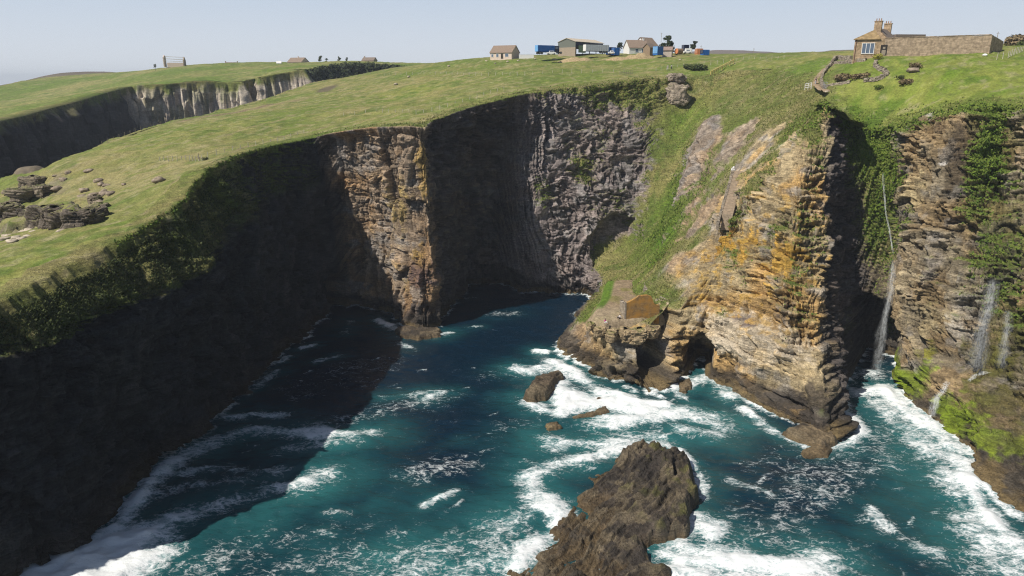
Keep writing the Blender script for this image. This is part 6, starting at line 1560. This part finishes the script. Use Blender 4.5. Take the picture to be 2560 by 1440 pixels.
def waterfall(pts, w0, w1, d0, d1, label, layers=6):
    q = np.array(pts); n = 70; L_ = np.r_[0, np.cumsum(np.linalg.norm(np.diff(q, axis=0), axis=1))]; s_ = np.linspace(0, L_[-1], n); c_ = np.stack([np.interp(s_, L_, q[:, k]) for k in range(3)], -1); c_ = gsmooth(c_, 3, 0)
    vs, fs, de = [], [], []; tt = np.linspace(0, 1, n); m_ = 7
    for l in range(layers):
        wd = mix(w0, w1, tt) * RNG.uniform(.6, 1.1); ox = (fbm2(tt * 6, tt * 0 + l, 2, 761) - .5) * wd * .8; oy = (l - layers / 2) * .18
        a_ = np.linspace(-.5, .5, m_); R_ = c_[:, None, :] + np.stack([wd[:, None] * a_[None] + ox[:, None], np.cos(a_ * 5)[None] * -.25 * wd[:, None] + oy, 0 * a_[None] + 0 * wd[:, None]], -1)
        o4 = len(vs) * 0 + sum(len(v_) for v_ in vs); vs.append(R_.reshape(-1, 3)); fs.append(grid_faces(n, m_) + o4); de.append((mix(d0, d1, tt)[:, None] * (ss(0, .12, tt) * (1 - .8 * ss(.85, 1, tt)))[:, None] * (1 - (2 * np.abs(a_)[None]) ** 3)).ravel())
    v = np.concatenate(vs); c0 = v[0].copy(); o = raw_mesh('waterfall', v - c0, np.concatenate(fs), M_FALL, True); o.location = tuple(map(float, c0)); set_f(o, np.concatenate(de), 'dens'); return tag(o, label, 'waterfall')
def near(px, py, d=1.0):
    c_ = A(spot(px, py)[0]); k = A((0, 0, CAMZ)) - c_; return c_ + k / np.linalg.norm(k) * d
waterfall([near(2206, 425), near(2208, 470), near(2214, 530), near(2222, 580), near(2232, 640)], .3, .4, .42, .42, 'thin white stream trickling down the mossy gully above the big cave', 3)
b_ = near(2232, 640); e_ = W(2190, 945); e_[1] = 135.0
waterfall([b_, b_ * .72 + e_ * .28 + A((.2, -.5, 3)), b_ * .35 + e_ * .65 + A((.1, -.3, 2)), e_], .7, 3.2, .24, .08, 'tall misty waterfall dropping past the big sea cave mouth')
waterfall([near(2490, 690, 1.6), near(2470, 780, 2), near(2452, 860, 2), near(2440, 935, 1.4)], 1.2, 4.4, .19, .07, 'wide misty waterfall on the mossy right cliff, the left one of its pair')
waterfall([near(2522, 770, 1.6), near(2515, 850, 1.8), near(2504, 922, 1.3)], .7, 2.4, .16, .08, 'narrow faint waterfall on the mossy right cliff, the right one of its pair')
waterfall([near(2470, 928, .7), near(2440, 938, .8), near(2420, 952, .8)], 1.2, .8, .5, .45, 'small white cascade over the ledge under the pair of waterfalls', 3)
waterfall([near(2372, 948, .8), near(2350, 985, .9), near(2340, 1010, .9), near(2330, 1042, .7)], .7, 2.2, .5, .4, 'small fan shaped cascade running into the surf by lime green moss', 3)

# ------------------------------------------------------------------ people
M_SKIN = simple_mat('skin', (.52, .33, .24), .7, .05); M_HAIR = simple_mat('dark_hair', (.04, .03, .025), .8, .2)
def skin_body(name, joints, edges, mat, parent, root=0, sub=1):
    me = bpy.data.meshes.new(name); me.from_pydata([j[0] for j in joints], edges, []); me.materials.append(mat)
    o = bpy.data.objects.new(name, me); COL.objects.link(o); o.parent = parent
    md = o.modifiers.new('skin', 'SKIN')
    for k, j in enumerate(joints):
        sv_ = me.skin_vertices[0].data[k]; sv_.radius = (j[1], j[1]); sv_.use_root = (k == root)
    md.use_smooth_shade = True
    o.modifiers.new('sub', 'SUBSURF').levels = sub
    o.modifiers['sub'].render_levels = sub
    return o
def person(loc, rz, label, shirt, trousers, pose='stand', hair=M_HAIR):
    t = thing('person', loc, rz, label, 'person')
    if pose == 'stand':
        J = dict(pel=(0, 0, .93), wa=(0, 0, 1.08), ch=(0, -.01, 1.32), ne=(0, 0, 1.48), he=(0, -.02, 1.63), ht=(0, -.01, 1.74), ls=(.17, 0, 1.41), le=(.23, .03, 1.14), lw=(.22, -.08, .90), lh=(.22, -.11, .80), rs=(-.17, 0, 1.41), re=(-.23, .03, 1.14), rw=(-.22, -.08, .90), rh=(-.22, -.11, .80),
                 lk=(.10, -.05, .5), la=(.10, .05, .09), lt=(.11, -.13, .04), rk=(-.10, .05, .5), ra=(-.10, .14, .09), rt=(-.11, -.03, .04), lhp=(.09, 0, .87), rhp=(-.09, 0, .87))
    else:   # sitting on the ground, knees drawn up, leaning on the hands
        J = dict(pel=(0, 0, .12), wa=(0, .02, .27), ch=(0, .07, .50), ne=(0, .06, .66), he=(0, .03, .80), ht=(0, .03, .91), ls=(.17, .07, .59), le=(.24, .22, .34), lw=(.24, .30, .10), lh=(.24, .34, .04), rs=(-.17, .07, .59), re=(-.22, -.08, .38), rw=(-.14, -.28, .42), rh=(-.12, -.35, .42),
                 lk=(.12, -.42, .38), la=(.12, -.62, .08), lt=(.12, -.76, .05), rk=(-.12, -.40, .42), ra=(-.12, -.55, .08), rt=(-.12, -.69, .05), lhp=(.09, -.04, .11), rhp=(-.09, -.04, .11))
    R_ = dict(pel=.125, wa=.115, ch=.135, ne=.055, he=.095, ht=.055, ls=.065, le=.045, lw=.032, lh=.035, rs=.065, re=.045, rw=.032, rh=.035, lk=.06, la=.042, lt=.035, rk=.06, ra=.042, rt=.035, lhp=.088, rhp=.088)
    E = [('pel', 'wa'), ('wa', 'ch'), ('ch', 'ne'), ('ne', 'he'), ('he', 'ht'), ('ch', 'ls'), ('ls', 'le'), ('le', 'lw'), ('lw', 'lh'), ('ch', 'rs'), ('rs', 're'), ('re', 'rw'), ('rw', 'rh'), ('pel', 'lhp'), ('lhp', 'lk'), ('lk', 'la'), ('la', 'lt'), ('pel', 'rhp'), ('rhp', 'rk'), ('rk', 'ra'), ('ra', 'rt')]
    def mk(name, E_, mat, g=0.0):
        ks = []
        for e_ in E_:
            for k in e_:
                if k not in ks: ks.append(k)
        return skin_body(name, [(J[k], R_[k] + g) for k in ks], [(ks.index(a_), ks.index(b_)) for a_, b_ in E_], mat, t)
    mk('body', E, M_SKIN)
    mk('shirt', [('wa', 'ch'), ('ch', 'ls'), ('ls', 'le'), ('le', 'lw'), ('ch', 'rs'), ('rs', 're'), ('re', 'rw')], shirt, .018)
    mk('trousers', [('pel', 'lhp'), ('lhp', 'lk'), ('lk', 'la'), ('pel', 'rhp'), ('rhp', 'rk'), ('rk', 'ra')], trousers, .016)
    h_ = Vector(J['he']); f = MB()
    me_ = bpy.data.meshes.new('hair'); bm = bmesh.new(); bmesh.ops.create_uvsphere(bm, u_segments=12, v_segments=8, radius=.118); 
    for v_ in bm.verts: v_.co = v_.co + h_ + Vector((0, .025, .035))
    bm.to_mesh(me_); bm.free(); me_.materials.append(hair); ho = bpy.data.objects.new('hair', me_); COL.objects.link(ho); ho.parent = t
    # fingers: five short bent chains on each hand
    for s_, hk, wk in ((1, 'lh', 'lw'), (-1, 'rh', 'rw')):
        hd = (Vector(J[hk]) - Vector(J[wk])).normalized(); f = MB()
        for k in range(5):
            off = Vector((.018 * (k - 2), 0, 0)) if k else Vector((-.045 * s_, -.02, 0)); p_ = Vector(J[hk]) + off + hd * .02; ln = (.05, .075, .085, .08, .065)[k]
            f.tube(p_, p_ + hd * ln * .55, .010, .009, 5); f.tube(p_ + hd * ln * .55, p_ + hd * ln + Vector((0, -.02, 0)), .009, .007, 5)
        f.build('fingers', M_SKIN, t)
    return t
M_DKCL = simple_mat('dark_cloth', (.025, .027, .035), .9, .15); M_WHCL = simple_mat('white_cloth', (.75, .74, .73), .9, .06); M_PINK = simple_mat('magenta_cloth', (.52, .06, .26), .9, .1); M_GREYCL = simple_mat('grey_cloth', (.42, .42, .43), .9, .1)
def gr(px, py):
    q = G(px, py); return (q[0], q[1], q[2] + .12)
person(gr(2038, 213), 2.4, 'person in dark jacket and pale trousers climbing the path below the cottage', M_DKCL, M_GREYCL)
person(gr(1669, 176), 2.8, 'person in pale grey clothes standing on the bank above the jointed crag', M_GREYCL, M_GREYCL)
person(gr(1678, 175), -2.4, 'person in white top and dark trousers beside the grey clad person', M_WHCL, M_DKCL)
person(onp(1513, 808) + Vector((0, 0, .1)), .4, 'person in white and magenta sitting at the platform edge', M_PINK, M_WHCL, 'sit')
person(onp(1549, 797) + Vector((0, 0, .1)), -1.2, 'person in white top and dark trousers sitting just left of the orange ruin', M_WHCL, M_DKCL, 'sit')

# ------------------------------------------------------------------ thin sea haze
hm = bpy.data.materials.new('sea_haze'); hm.use_nodes = True; nt = hm.node_tree
nt.nodes.remove(nt.nodes['Principled BSDF'])
pv = nt.nodes.new('ShaderNodeVolumePrincipled'); pv.inputs['Color'].default_value = (.80, .88, 1.0, 1); pv.inputs['Density'].default_value = .00016; pv.inputs['Anisotropy'].default_value = 0.0
nt.links.new(pv.outputs[0], nt.nodes['Material Output'].inputs['Volume'])
f = MB(); f.box((0, 2900, 55), (10400, 6700, 124)); o = f.build('haze', hm); tag(o, kind='stuff')
